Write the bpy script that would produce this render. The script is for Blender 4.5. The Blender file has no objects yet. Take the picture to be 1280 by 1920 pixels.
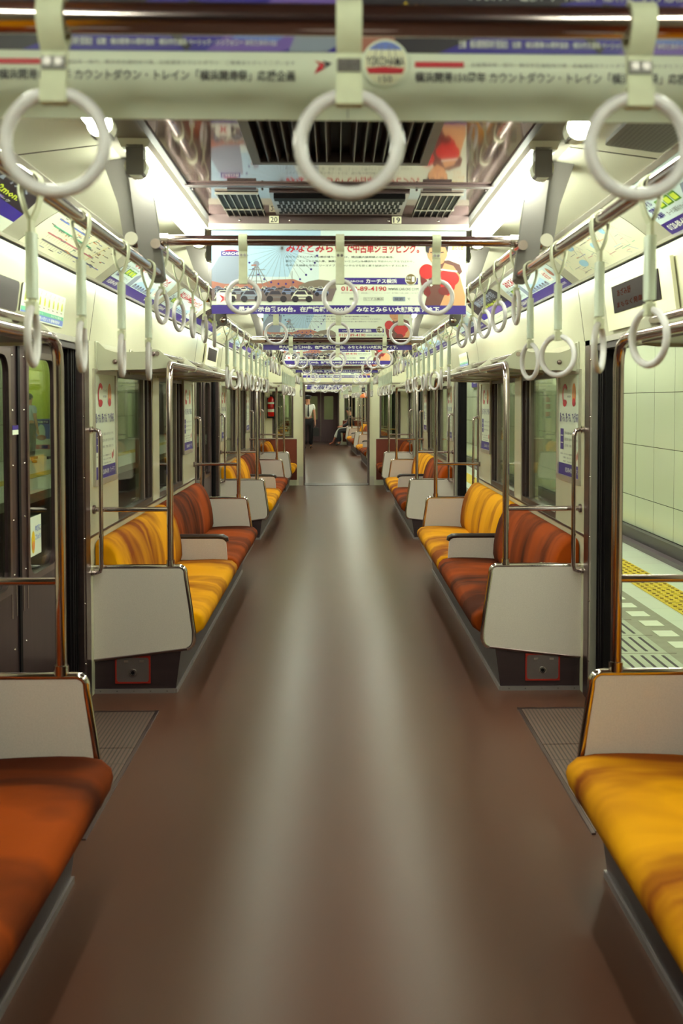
import bpy, math, random
from mathutils import Matrix, Vector
random.seed(7)
SC = bpy.context.scene
C = SC.collection
PI = math.pi

# ------------------------------------------------------------------ materials
def lin(c):
    out = []
    for v in c:
        v = v / 255.0
        out.append(v / 12.92 if v <= 0.04045 else ((v + 0.055) / 1.055) ** 2.4)
    return out
M = {}
def nodes_of(name):
    m = bpy.data.materials.new(name); m.use_nodes = True
    nt = m.node_tree; nt.nodes.clear()
    out = nt.nodes.new('ShaderNodeOutputMaterial')
    M[name] = m
    return m, nt, out
def mk(name, rgb, rough=0.5, metal=0.0, var=0.06, scale=(6, 6, 6), rgb2=None, bump=0.0, bscale=200, coat=0.0, lo=0.35, hi=0.65, detail=4, spec=0.5, sheen=0.0, rvar=0.0, dist=0.0):
    m, nt, out = nodes_of(name)
    N, L = nt.nodes, nt.links
    b = N.new('ShaderNodeBsdfPrincipled')
    L.new(b.outputs[0], out.inputs[0])
    c = lin(rgb)
    c2 = lin(rgb2) if rgb2 else [v * (1 - var * 2.2) for v in c]
    tc = N.new('ShaderNodeTexCoord'); mp = N.new('ShaderNodeMapping')
    mp.inputs['Scale'].default_value = scale
    L.new(tc.outputs['Object'], mp.inputs[0])
    nz = N.new('ShaderNodeTexNoise'); nz.inputs['Scale'].default_value = 1.0
    nz.inputs['Detail'].default_value = detail; nz.inputs['Distortion'].default_value = dist
    L.new(mp.outputs[0], nz.inputs['Vector'])
    cr = N.new('ShaderNodeValToRGB')
    cr.color_ramp.elements[0].position = lo; cr.color_ramp.elements[1].position = hi
    cr.color_ramp.elements[0].color = (*c2, 1); cr.color_ramp.elements[1].color = (*c, 1)
    L.new(nz.outputs['Fac'], cr.inputs[0]); L.new(cr.outputs[0], b.inputs['Base Color'])
    b.inputs['Roughness'].default_value = rough
    b.inputs['Metallic'].default_value = metal
    b.inputs['Specular IOR Level'].default_value = spec
    if coat:
        b.inputs['Coat Weight'].default_value = coat; b.inputs['Coat Roughness'].default_value = 0.06
    if sheen:
        b.inputs['Sheen Weight'].default_value = sheen; b.inputs['Sheen Roughness'].default_value = 0.4
    if rvar:
        mr = N.new('ShaderNodeMapRange')
        mr.inputs['To Min'].default_value = max(0.02, rough - rvar); mr.inputs['To Max'].default_value = rough + rvar
        L.new(nz.outputs['Fac'], mr.inputs['Value']); L.new(mr.outputs[0], b.inputs['Roughness'])
    if bump:
        n2 = N.new('ShaderNodeTexNoise'); n2.inputs['Scale'].default_value = bscale
        L.new(tc.outputs['Object'], n2.inputs['Vector'])
        bp = N.new('ShaderNodeBump'); bp.inputs['Strength'].default_value = bump; bp.inputs['Distance'].default_value = 0.01
        L.new(n2.outputs['Fac'], bp.inputs['Height']); L.new(bp.outputs[0], b.inputs['Normal'])
    return m
def ink(name, rgb, rough=0.45):
    return mk(name, rgb, rough, var=0.03, scale=(3, 3, 3))
def emit(name, rgb, s):
    m, nt, out = nodes_of(name)
    e = nt.nodes.new('ShaderNodeEmission'); e.inputs[0].default_value = (*lin(rgb), 1); e.inputs[1].default_value = s
    nt.links.new(e.outputs[0], out.inputs[0]); return m
def glassmat(name, tint, refl=1.0):
    m, nt, out = nodes_of(name); N, L = nt.nodes, nt.links
    t = N.new('ShaderNodeBsdfTransparent'); t.inputs[0].default_value = (*lin(tint), 1)
    g = N.new('ShaderNodeBsdfGlossy'); g.inputs['Roughness'].default_value = 0.02
    lw = N.new('ShaderNodeFresnel'); lw.inputs[0].default_value = 1.45
    mu = N.new('ShaderNodeMath'); mu.operation = 'MULTIPLY'; mu.inputs[1].default_value = refl; mu.use_clamp = True
    mx = N.new('ShaderNodeMixShader')
    L.new(lw.outputs[0], mu.inputs[0]); L.new(mu.outputs[0], mx.inputs[0])
    L.new(t.outputs[0], mx.inputs[1]); L.new(g.outputs[0], mx.inputs[2]); L.new(mx.outputs[0], out.inputs[0])
    return m
def tilemat(name, rgb, grout, w, h, axes, rough=0.25, mortar=0.004, rgb2=None, off=0.0, origin=(0, 0), spec=0.5):
    m, nt, out = nodes_of(name); N, L = nt.nodes, nt.links
    b = N.new('ShaderNodeBsdfPrincipled'); L.new(b.outputs[0], out.inputs[0])
    b.inputs['Roughness'].default_value = rough; b.inputs['Specular IOR Level'].default_value = spec
    tc = N.new('ShaderNodeTexCoord'); sp = N.new('ShaderNodeSeparateXYZ'); cb = N.new('ShaderNodeCombineXYZ')
    L.new(tc.outputs['Object'], sp.inputs[0])
    for k in range(2):
        ad = N.new('ShaderNodeMath'); ad.operation = 'ADD'; ad.inputs[1].default_value = 100 * (w if k == 0 else h) + origin[k]
        L.new(sp.outputs[axes[k]], ad.inputs[0]); L.new(ad.outputs[0], cb.inputs[k])
    br = N.new('ShaderNodeTexBrick'); br.offset = off; br.inputs['Scale'].default_value = 1
    br.inputs['Brick Width'].default_value = w; br.inputs['Row Height'].default_value = h
    br.inputs['Mortar Size'].default_value = mortar; br.inputs['Mortar Smooth'].default_value = 0.1
    br.inputs['Color1'].default_value = (*lin(rgb), 1); br.inputs['Color2'].default_value = (*lin(rgb2 or rgb), 1)
    br.inputs['Mortar'].default_value = (*lin(grout), 1)
    L.new(cb.outputs[0], br.inputs['Vector']); L.new(br.outputs['Color'], b.inputs['Base Color'])
    return m

mk('cream', (218, 216, 186), 0.16, scale=(2, 2, 2), var=0.02, coat=0.3, bump=0.03, bscale=6)
mk('cream_matt', (200, 200, 178), 0.4, scale=(2, 2, 2), var=0.02)
mk('side_ceiling', (190, 187, 168), 0.25, scale=(2, 2, 2), var=0.02)
mk('laminate', (204, 192, 184), 0.38, scale=(260, 260, 260), var=0.05, detail=2)
mk('steel', (134, 116, 116), 0.3, 1.0, scale=(3, 3, 40), var=0.05)
mk('door_steel', (98, 78, 82), 0.34, 0.85, scale=(40, 40, 2), var=0.05)
mk('chrome', (214, 206, 200), 0.1, 1.0, scale=(4, 4, 4), var=0.03)
mk('rail_steel', (196, 180, 180), 0.13, 1.0, scale=(4, 4, 4), var=0.03)
mk('dark_metal', (62, 50, 52), 0.4, 0.6, scale=(5, 5, 20), var=0.05)
mk('black', (8, 4, 6), 0.6, spec=0.1, scale=(8, 8, 8), var=0.1)
mk('rubber', (12, 7, 10), 0.6, spec=0.15, scale=(8, 8, 8), var=0.1)
mk('ceiling_panel', (150, 124, 124), 0.06, 0.55, scale=(1.5, 1.5, 1.5), var=0.03, bump=0.06, bscale=2.2)
mk('aluminium', (205, 200, 186), 0.3, 0.7, scale=(4, 4, 4), var=0.03)
mk('trough_grey', (128, 122, 112), 0.5)
mk('bracket_grey', (98, 93, 90), 0.45, 0.1, scale=(5, 5, 5), var=0.03)
mk('lamp_white', (235, 238, 220), 0.4, scale=(3, 3, 3), var=0.02)
mk('strap_belt', (214, 218, 188), 0.6, scale=(30, 30, 30), var=0.05, bump=0.1, bscale=600)
mk('strap_sleeve', (214, 226, 208), 0.4, scale=(20, 20, 20), var=0.03)
mk('ring_white', (220, 216, 218), 0.25, scale=(20, 20, 20), var=0.03)
mk('brass', (120, 114, 112), 0.35, 0.8, scale=(20, 20, 20), var=0.05)
mk('plastic_brown', (44, 30, 28), 0.3, scale=(20, 20, 20), var=0.05)
mk('kick_steel', (72, 58, 62), 0.38, 0.75, scale=(2, 2, 30), var=0.05)
mk('kick_edge', (150, 140, 142), 0.35, 0.6, scale=(5, 5, 5), var=0.05)
mk('floor_lino', (84, 54, 43), 0.29, scale=(1.2, 0.5, 1), rgb2=(74, 47, 37), lo=0.15, hi=0.85, detail=3, spec=0.16)
mk('yellow_moquette', (208, 142, 0), 0.85, spec=0.12, scale=(1.6, 3.2, 1.2), rgb2=(116, 52, 0), sheen=0.0, bump=0.12, bscale=500, lo=0.36, hi=0.6, detail=3, dist=0.5)
mk('orange_moquette', (134, 54, 5), 0.85, spec=0.1, scale=(1.6, 3.2, 1.2), rgb2=(60, 18, 1), sheen=0.0, bump=0.12, bscale=500, lo=0.38, hi=0.64, detail=3, dist=0.5)
mk('brown_panel', (104, 36, 12), 0.5, scale=(3, 3, 3), var=0.08)
mk('red_paint', (140, 22, 10), 0.4, scale=(6, 6, 6), var=0.05)
mk('fire_red', (190, 20, 14), 0.25, scale=(6, 6, 6), var=0.05)
mk('skin', (198, 140, 112), 0.5, scale=(12, 12, 12), var=0.04)
mk('skin_tan', (150, 84, 62), 0.5, scale=(12, 12, 12), var=0.05)
mk('hair', (18, 14, 14), 0.5, scale=(60, 60, 60), var=0.2)
mk('shirt_white', (226, 228, 218), 0.8, scale=(12, 12, 12), var=0.04)
mk('shirt_blue', (186, 200, 216), 0.8, scale=(12, 12, 12), var=0.04)
mk('cloth_dark', (24, 22, 30), 0.8, scale=(12, 12, 12), var=0.1)
mk('cloth_grey', (84, 80, 84), 0.8, scale=(12, 12, 12), var=0.1)
mk('screen_dark', (30, 18, 18), 0.6, spec=0.08)
mk('hatch_plate', (104, 92, 92), 0.45, 0.5)
mk('leather_black', (16, 14, 16), 0.35, scale=(12, 12, 12), var=0.1)
mk('concrete_dark', (58, 52, 52), 0.8, scale=(2, 2, 2), var=0.15)
mk('platform_ceiling', (204, 202, 190), 0.7, scale=(2, 2, 2), var=0.04)
mk('skirting', (48, 36, 46), 0.35, scale=(3, 3, 3), var=0.08)
mk('skirting_light', (84, 68, 80), 0.4, scale=(3, 3, 3), var=0.06)
mk('tactile_yellow', (216, 190, 38), 0.6, scale=(5, 5, 5), var=0.06)
mk('tactile_dark', (120, 92, 20), 0.7, scale=(5, 5, 5), var=0.06)
mk('grille_grey', (140, 140, 118), 0.6, scale=(14, 14, 14), var=0.05)
mk('grille_slab', (176, 184, 160), 0.6, scale=(14, 14, 14), var=0.05)
mk('slot_dark', (44, 30, 38), 0.7, scale=(5, 5, 5), var=0.1)
mk('square_white', (228, 236, 214), 0.5, scale=(5, 5, 5), var=0.03)
mk('orange_reflection', (206, 104, 14), 0.5, scale=(60, 4, 4), rgb2=(120, 44, 4))  # striped colour for the orange seat reflection built as a dome
mk('light_window_frame', (138, 126, 120), 0.35, 0.7, scale=(4, 4, 20), var=0.05)
mk('window_frame', (92, 78, 76), 0.36, 0.7, scale=(4, 4, 20), var=0.05)
tilemat('wall_tile', (218, 226, 202), (58, 58, 54), 0.61, 0.55, (1, 2), 0.14, 0.0035, (214, 222, 198), 0.0, (0.28, 0.07))
tilemat('opposite_wall_tile', (214, 222, 190), (90, 92, 80), 0.9, 0.9, (1, 2), 0.2, 0.006)
tilemat('platform_tile', (210, 216, 202), (150, 154, 144), 0.3, 0.4, (0, 1), 0.3, 0.002, (212, 226, 204))
tilemat('rib_mat', (92, 72, 64), (48, 34, 32), 0.018, 50.0, (0, 1), 0.4, 0.0035)
glassmat('window_glass', (236, 242, 232), .6)
glassmat('door_glass', (234, 240, 230), .5)
emit('tube_light', (246, 255, 232), 54.0)
emit('platform_tube', (248, 255, 232), 66.0)
emit('led_dim', (150, 60, 20), 0.3)
# printing inks
for n_, c_ in dict(paper=(226, 234, 212), ink_red=(186, 18, 40), ink_indigo=(46, 20, 120), ink_white=(236, 240, 228), ink_grey=(120, 116, 118),
                   ink_dark=(44, 36, 50), ink_sky=(168, 200, 222), ink_sky_pale=(206, 224, 222), ink_tower=(132, 142, 160), ink_asphalt=(112, 96, 96),
                   ink_brick=(164, 104, 88), ink_trees=(124, 112, 98), ink_car_white=(228, 230, 206), ink_car_blue=(120, 134, 176), ink_glass=(52, 44, 60),
                   ink_glove=(190, 22, 24), ink_glove_dark=(110, 14, 16), ink_skin=(206, 150, 104), ink_skin_dark=(96, 52, 44), ink_gold=(110, 92, 46),
                   ink_yellow=(232, 196, 30), ink_green=(96, 150, 60), ink_teal=(96, 178, 140), ink_cornflower=(104, 124, 200), ink_lime=(206, 222, 70),
                   ink_night=(30, 20, 34), ink_night_blue=(44, 26, 136), ink_violet=(110, 84, 168), ink_orange=(222, 140, 70), ink_map=(232, 232, 200),
                   ink_lake=(160, 206, 226), ink_pink=(200, 120, 130), cream_print=(226, 222, 190), ink_black=(12, 10, 14)).items():
    ink(n_, c_)

# ------------------------------------------------------------------ mesh builder
def rrect(u0, v0, u1, v1, r, n=5):
    pts = []
    for cx, cy, a0 in ((u1 - r, v0 + r, -90), (u1 - r, v1 - r, 0), (u0 + r, v1 - r, 90), (u0 + r, v0 + r, 180)):
        for k in range(n + 1):
            a = math.radians(a0 + 90 * k / n)
            pts.append((cx + r * math.cos(a), cy + r * math.sin(a)))
    return pts
def ell(cx, cy, rx, ry=None, n=24, a0=0, a1=360):
    ry = rx if ry is None else ry
    full = abs(a1 - a0) >= 360
    m = n if full else n + 1
    return [(cx + rx * math.cos(math.radians(a0 + (a1 - a0) * k / n)), cy + ry * math.sin(math.radians(a0 + (a1 - a0) * k / n))) for k in range(m)]
_txt = {}
def text_geo(s, bold=0.0):
    k = (s, bold)
    if k in _txt: return _txt[k]
    cu = bpy.data.curves.new('t', 'FONT'); cu.body = s; cu.size = 1.0; cu.offset = bold; cu.resolution_u = 1 if len(s) > 12 else 2
    o = bpy.data.objects.new('t', cu); C.objects.link(o)
    dg = bpy.context.evaluated_depsgraph_get(); dg.update()
    me = o.evaluated_get(dg).to_mesh()
    vs = [(v.co.x, v.co.y) for v in me.vertices]; fs = [tuple(p.vertices) for p in me.polygons]
    o.evaluated_get(dg).to_mesh_clear()
    bpy.data.objects.remove(o); bpy.data.curves.remove(cu)
    if not vs: vs, fs = [(0, 0), (1, 0), (1, 1)], [(0, 1, 2)]
    x0 = min(v[0] for v in vs); x1 = max(v[0] for v in vs); y0 = min(v[1] for v in vs); y1 = max(v[1] for v in vs)
    _txt[k] = (vs, fs, x0, x1, y0, y1)
    return _txt[k]

class MB:
    def __init__(s, default='steel'):
        s.v, s.f, s.mi, s.sm, s.mats, s.d = [], [], [], [], [], default
    def slot(s, m):
        m = m or s.d
        if m not in s.mats: s.mats.append(m)
        return s.mats.index(m)
    def add(s, vs, fs, m=None, smooth=False):
        o = len(s.v); k = s.slot(m)
        s.v.extend(tuple(v) for v in vs)
        for f in fs:
            s.f.append(tuple(o + i for i in f)); s.mi.append(k); s.sm.append(smooth)
        return s
    def box(s, x0, y0, z0, x1, y1, z1, m=None):
        x0, x1 = min(x0, x1), max(x0, x1); y0, y1 = min(y0, y1), max(y0, y1); z0, z1 = min(z0, z1), max(z0, z1)
        v = [(x, y, z) for x in (x0, x1) for y in (y0, y1) for z in (z0, z1)]
        return s.add(v, [(0, 1, 3, 2), (4, 6, 7, 5), (0, 4, 5, 1), (2, 3, 7, 6), (0, 2, 6, 4), (1, 5, 7, 3)], m)
    def prism(s, pts, axis, a0, a1, m=None, smooth=False, caps=True):
        # pts: 2-D outline; axis y -> (x,z), x -> (y,z), z -> (x,y)
        n = len(pts)
        def P(p, a): return {'y': (p[0], a, p[1]), 'x': (a, p[0], p[1]), 'z': (p[0], p[1], a)}[axis]
        v = [P(p, a0) for p in pts] + [P(p, a1) for p in pts]
        s.add(v, [(i, (i + 1) % n, n + (i + 1) % n, n + i) for i in range(n)], m, smooth)
        if caps: s.add(v, [tuple(range(n))[::-1], tuple(range(n, 2 * n))], m)
        return s
    def loft(s, rings, m=None, smooth=True, caps=True):
        n = len(rings[0]); v = [p for r in rings for p in r]
        fs = [(k * n + i, k * n + (i + 1) % n, (k + 1) * n + (i + 1) % n, (k + 1) * n + i) for k in range(len(rings) - 1) for i in range(n)]
        s.add(v, fs, m, smooth)
        if caps: s.add(v, [tuple(range(n))[::-1], tuple(range(len(v) - n, len(v)))], m)
        return s
    def tube(s, path, r, seg=10, m=None, closed=False, caps=True):
        P = [Vector(p) for p in path]; n = len(P)
        R = r if isinstance(r, (list, tuple)) else [r] * n
        T = []
        for i in range(n):
            if closed: t = P[(i + 1) % n] - P[i - 1]
            else: t = P[min(i + 1, n - 1)] - P[max(i - 1, 0)]
            T.append(t.normalized())
        up = Vector((0, 0, 1)) if abs(T[0].z) < 0.9 else Vector((1, 0, 0))
        nrm = (up - T[0] * up.dot(T[0])).normalized()
        rings = []
        for i in range(n):
            nrm = (nrm - T[i] * nrm.dot(T[i])).normalized(); b = T[i].cross(nrm)
            rings.append([P[i] + (nrm * math.cos(2 * PI * k / seg) + b * math.sin(2 * PI * k / seg)) * R[i] for k in range(seg)])
        if closed: rings.append(rings[0])
        return s.loft(rings, m, True, caps and not closed)
    def torus(s, c, R, r, ax='y', m=None, n=32, seg=10):
        pts = []
        for k in range(n):
            a = 2 * PI * k / n; u, w = R * math.cos(a), R * math.sin(a)
            pts.append({'y': (c[0] + u, c[1], c[2] + w), 'x': (c[0], c[1] + u, c[2] + w), 'z': (c[0] + u, c[1] + w, c[2])}[ax])
        return s.tube(pts, r, seg, m, closed=True)
    def ball(s, c, r, m=None, n=14, sc=(1, 1, 1)):
        rings = []
        for j in range(1, n // 2 + 1):
            a = PI * j / (n // 2 + 1)
            rings.append([(c[0] + r * sc[0] * math.sin(a) * math.cos(2 * PI * k / n), c[1] + r * sc[1] * math.sin(a) * math.sin(2 * PI * k / n), c[2] + r * sc[2] * math.cos(a)) for k in range(n)])
        s.loft(rings, m, True, True)
        return s
    def cyl(s, c, r, h, ax='z', m=None, n=16, r2=None):
        a, b = Vector(c), Vector(c)
        d = {'x': Vector((h, 0, 0)), 'y': Vector((0, h, 0)), 'z': Vector((0, 0, h))}[ax]
        ring = lambda o, rr: [Vector(o) + {'z': Vector((rr * math.cos(t), rr * math.sin(t), 0)), 'y': Vector((rr * math.cos(t), 0, rr * math.sin(t))), 'x': Vector((0, rr * math.cos(t), rr * math.sin(t)))}[ax] for t in [2 * PI * k / n for k in range(n)]]
        return s.loft([ring(a, r), ring(a + d, r if r2 is None else r2)], m, True, True)
    # printing on a plane: PM maps (u, v, layer) to the mesh
    def plane(s, mat): s.PM = mat; return s
    def poly(s, pts, m, layer=1):
        s.add([s.PM @ Vector((p[0], p[1], layer * 0.0006)) for p in pts], [tuple(range(len(pts)))], m); return s
    def rect(s, u0, v0, u1, v1, m, layer=1): return s.poly([(u0, v0), (u1, v0), (u1, v1), (u0, v1)], m, layer)
    def line(s, u0, v0, u1, v1, w, m, layer=2):
        d = Vector((u1 - u0, v1 - v0)); d.normalize(); q = Vector((-d.y, d.x)) * w / 2
        return s.poly([(u0 + q.x, v0 + q.y), (u0 - q.x, v0 - q.y), (u1 - q.x, v1 - q.y), (u1 + q.x, v1 + q.y)], m, layer)
    def arc(s, cx, cy, rx, ry, w, m, layer=2, n=32, a0=0, a1=360):
        o = ell(cx, cy, rx, ry, n, a0, a1); i = ell(cx, cy, rx - w, ry - w, n, a0, a1)
        k = len(o); full = abs(a1 - a0) >= 360
        v = [s.PM @ Vector((p[0], p[1], layer * 0.0006)) for p in o + i]
        s.add(v, [(j, (j + 1) % k, k + (j + 1) % k, k + j) for j in range(k if full else k - 1)], m); return s
    def text(s, t, u0, v0, u1, v1, m, layer=3, bold=0.0):
        vs, fs, x0, x1, y0, y1 = text_geo(t, bold)
        sx = (u1 - u0) / (x1 - x0); sy = (v1 - v0) / (y1 - y0)
        s.add([s.PM @ Vector((u0 + (x - x0) * sx, v0 + (y - y0) * sy, layer * 0.0006)) for x, y in vs], fs, m); return s
    def plate_hole(s, outer, inner_r, m=None, t=(0, 0.02), n=5, PM=None):
        # rectangle (u0,v0,u1,v1) with a rounded hole (u0,v0,u1,v1,r), between depths t
        PM = PM or s.PM
        ip = rrect(*inner_r, n); u0, v0, u1, v1 = outer
        cor = [(u1, v0), (u1, v1), (u0, v1), (u0, v0)]
        op = [cor[k // (n + 1)] for k in range(len(ip))]
        k = len(ip)
        V = [PM @ Vector((p[0], p[1], d)) for d in t for p in ip] + [PM @ Vector((p[0], p[1], d)) for d in t for p in op]
        fs = []
        for i in range(k):
            j = (i + 1) % k
            fs += [(i, j, k + j, k + i), (2 * k + i, 2 * k + j, j, i), (k + i, k + j, 3 * k + j, 3 * k + i), (2 * k + j, 2 * k + i, 3 * k + i, 3 * k + j)]
        s.add(V, fs, m)
        return s
    def mesh(s, name):
        me = bpy.data.meshes.new(name); me.from_pydata(s.v, [], s.f)
        for n in s.mats: me.materials.append(M[n])
        me.polygons.foreach_set('material_index', s.mi); me.polygons.foreach_set('use_smooth', s.sm)
        me.update(); 
        import bmesh
        b = bmesh.new(); b.from_mesh(me); bmesh.ops.remove_doubles(b, verts=b.verts, dist=1e-6) if len(s.v) < 4000 and not getattr(s, 'PM', None) else None
        bmesh.ops.dissolve_degenerate(b, dist=1e-7, edges=b.edges) if len(s.v) < 4000 and not getattr(s, 'PM', None) else None
        if not getattr(s, 'PM', None): bmesh.ops.recalc_face_normals(b, faces=b.faces)
        b.to_mesh(me); b.free()
        return me

def smooth_angle(me):
    try:
        me.set_sharp_from_angle(angle=math.radians(40))
    except Exception: pass
CACHE = {}
T = Matrix.Identity(4)
def obj(name, mesh, parent=None, loc=None, rotz=0.0):
    o = bpy.data.objects.new(name, mesh); C.objects.link(o)
    if parent is not None:
        o.parent = parent
        o.location = loc or (0, 0, 0); o.rotation_euler = (0, 0, rotz)
    else:
        o.matrix_world = T @ Matrix.Translation(loc or (0, 0, 0)) @ Matrix.Rotation(rotz, 4, 'Z')
    return o
def made(key, fn, name):
    if key is None or key not in CACHE:
        mb = fn(); me = mb.mesh(name); smooth_angle(me)
        if key is None: return me
        CACHE[key] = me
    return CACHE[key]
def part(name, parent, fn, key=None, label=None, loc=None, rotz=0.0):
    o = obj(name, made(key, fn, name), parent, loc, rotz)
    if label: o['label'] = label
    return o
def setp(o, label, cat, group=None, kind=None):
    if label: o['label'] = label
    if cat: o['category'] = cat
    if group: o['group'] = group
    if kind: o['kind'] = kind
    return o
def thing(name, label, cat, loc=(0, 0, 0), rotz=0.0, group=None):
    o = bpy.data.objects.new(name, None); C.objects.link(o); o.empty_display_size = 0.1
    o.matrix_world = T @ Matrix.Translation(loc) @ Matrix.Rotation(rotz, 4, 'Z')
    return setp(o, label, cat, group)
def solo(name, label, cat, fn, key=None, loc=None, rotz=0.0, group=None, kind=None):
    return setp(obj(name, made(key, fn, name), None, loc, rotz), label, cat, group, kind)
def struct(name, fn, key=None, loc=None, label=None, cat=None):
    o = obj(name, made(key, fn, name), None, loc)
    o['kind'] = 'structure'
    if label: o['label'] = label
    return o
ORD = 'first second third fourth fifth sixth seventh eighth ninth tenth eleventh twelfth thirteenth fourteenth fifteenth sixteenth seventeenth eighteenth nineteenth twentieth last'.split()
SN = {-1: 'left', 1: 'right'}
# ------------------------------------------------------------------ the car body
def PMat(O, u, v):
    O, u, v = Vector(O), Vector(u).normalized(), Vector(v).normalized(); n = u.cross(v)
    m = Matrix(((u.x, v.x, n.x, O.x), (u.y, v.y, n.y, O.y), (u.z, v.z, n.z, O.z), (0, 0, 0, 1)))
    return m
def side_plane(s, X, y, z, lean=None):
    # plane on the side wall facing the aisle, u runs so that writing reads left to right
    u = (0, -s, 0)
    v = (0, 0, 1) if lean is None else (s * lean[0], 0, lean[1])
    return PMat((s * X, y, z), u, v)
WX, OUT = 1.25, 1.37          # inner and outer face of the side walls
PY = 5.72
def bump_(k, y, a=0.006): return a * math.sin(y * 9 + k) + a * 0.5 * math.sin(y * 23 + 2 * k)

def cushion_mesh(s, L, seed):
    prof = [(1.13, .400), (1.04, .408), (.95, .412), (.86, .414), (.78, .412), (.725, .402), (.698, .378), (.692, .350), (.700, .318), (.730, .296), (.80, .288), (.95, .286), (1.13, .286)]
    cx, cz = .93, .345
    def f():
        mb = MB('yellow_moquette' if seed % 2 else 'orange_moquette')
        ys = [0, .006, .018, .04] + [.04 + (L - .08) * k / 22 for k in range(1, 22)] + [L - .04, L - .018, L - .006, L]
        rings = []
        for i, y in enumerate(ys):
            e = min(y, L - y); q = 1 if e >= .04 else .90 + .10 * math.sqrt(max(0, 1 - (1 - e / .04) ** 2))
            rings.append([(s * (cx + (px - cx) * (1 if px > 1.1 else q) - 1.0), y - L / 2, cz + (pz - cz) * q + (bump_(seed, y, .005) if pz > .37 else 0)) for px, pz in prof])
        return mb.loft(rings)
    return f
def back_mesh(s, L, seed):
    prof = [(1.245, .405), (1.085, .405), (1.075, .44), (1.078, .50), (1.086, .56), (1.098, .62), (1.116, .68), (1.138, .73), (1.165, .768), (1.195, .788), (1.225, .79), (1.245, .78)]
    cx, cz = 1.2, .55
    def f():
        mb = MB('yellow_moquette' if seed % 2 else 'orange_moquette')
        ys = [0, .006, .018, .04, .07] + [.07 + (L - .14) * k / 20 for k in range(1, 20)] + [L - .07, L - .04, L - .018, L - .006, L]
        rings = []
        for y in ys:
            e = min(y, L - y); q = 1 if e >= .07 else .86 + .14 * math.sqrt(max(0, 1 - (1 - e / .07) ** 2))
            rings.append([(s * ((px if px > 1.24 else cx + (px - cx) * q + (bump_(seed, y, .005) if px < 1.12 else 0)) - 1.0), y - L / 2, (pz if pz < .5 else cz + (pz - cz) * q)) for px, pz in prof])
        return mb.loft(rings)
    return f
def bench(s, ya, yb, near, far, label, group, arm=True, hatch=True, wallend=0):
    yc = (ya + yb) / 2; H = yb - ya
    r = thing('bench_seat', label, 'seat', (s * 1.0, yc, 0), 0, group)
    X = lambda x: s * (x - 1.0)
    halves = [(ya + .02, yc - .005, near), (yc + .005, yb - .02, far)] if arm else [(ya + .02, yb - .02, near)]
    for a, b, col in halves:
        sd = 1 if col == 'yellow' else 2
        L = b - a
        part('seat_cushion', r, cushion_mesh(s, L, sd), ('cu', s, round(L, 3), sd), '%s velvet seat cushion' % col if arm else None, (0, (a + b) / 2 - yc, 0))
        part('backrest', r, back_mesh(s, L, sd), ('ba', s, round(L, 3), sd), '%s velvet backrest' % col if arm else None, (0, (a + b) / 2 - yc, 0))
    def kick():
        mb = MB('kick_steel')
        mb.prism([(X(.838), 0.012), (X(.80), .286), (X(1.249), .286), (X(1.249), .012)], 'y', -H / 2 + .004, H / 2 - .004)
        return mb
    part('heater_box', r, kick, ('kick', s, round(H, 3)))
    def edge():
        mb = MB('kick_edge')
        mb.box(X(.828), -H / 2 - .004, .0, X(.842), H / 2 + .004, .022)
        for e in (-1, 1): mb.box(X(.842), e * (H / 2 - .002), .0, X(1.249), e * (H / 2 + .008), .022)
        for k in range(5):
            mb.cyl((X(.88 + .085 * k), -H / 2 - .004, .011), .004, -.004, 'y', 'dark_metal', 8)
        return mb
    part('floor_edging', r, edge, ('edge', s, round(H, 3)))
    if hatch:
        def hf():
            mb = MB('red_paint'); y = -H / 2 + .003
            mb.plane(PMat((0, y, 0), (1, 0, 0), (0, 0, 1)))
            a, b = sorted((X(.965), X(1.145)))
            mb.plate_hole((a, .05, b, .192), (a + .008, .058, b - .008, .184, .014), 'red_paint', (0, .006))
            return mb
        h = part('hatch_frame', r, hf, ('hf', s, round(H, 3)), 'red hatch frame')
        def hp():
            mb = MB('hatch_plate'); y = -H / 2 + .002
            a, b = sorted((X(.973), X(1.137)))
            mb.box(a, y - .003, .058, b, y + .001, .184)
            mb.torus(((a + b) / 2, y - .004, .105), .017, .004, 'y', 'chrome', 20, 6)
            mb.cyl(((a + b) / 2, y - .003, .105), .009, -.004, 'y', 'black')
            for q in (.035, -.045): mb.box((a + b) / 2 + q, y - .006, .158, (a + b) / 2 + q + .022, y - .002, .17, 'chrome')
            return mb
        part('hatch_cover', h, hp, ('hp', s, round(H, 3)))
    if arm:
        def ap():
            mb = MB('laminate')
            mb.prism([(X(x), z) for x, z in [(1.10, .40), (.765, .40), (.775, .53), (.785, .548), (1.10, .548)]], 'y', -.014, .014)
            return mb
        apn = part('armrest_panel', r, ap, ('ap', s), 'white laminate armrest panel')
        def ac():
            mb = MB('plastic_brown')
            path = [(X(1.13), 0, .558), (X(.95), 0, .558), (X(.83), 0, .558), (X(.795), 0, .556), (X(.775), 0, .545), (X(.768), 0, .525)]
            return mb.tube(path, [.019, .019, .019, .02, .02, .015], 12)
        part('armrest_cap', apn, ac, ('ac', s), 'dark brown rounded armrest cap')
    return r

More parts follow.
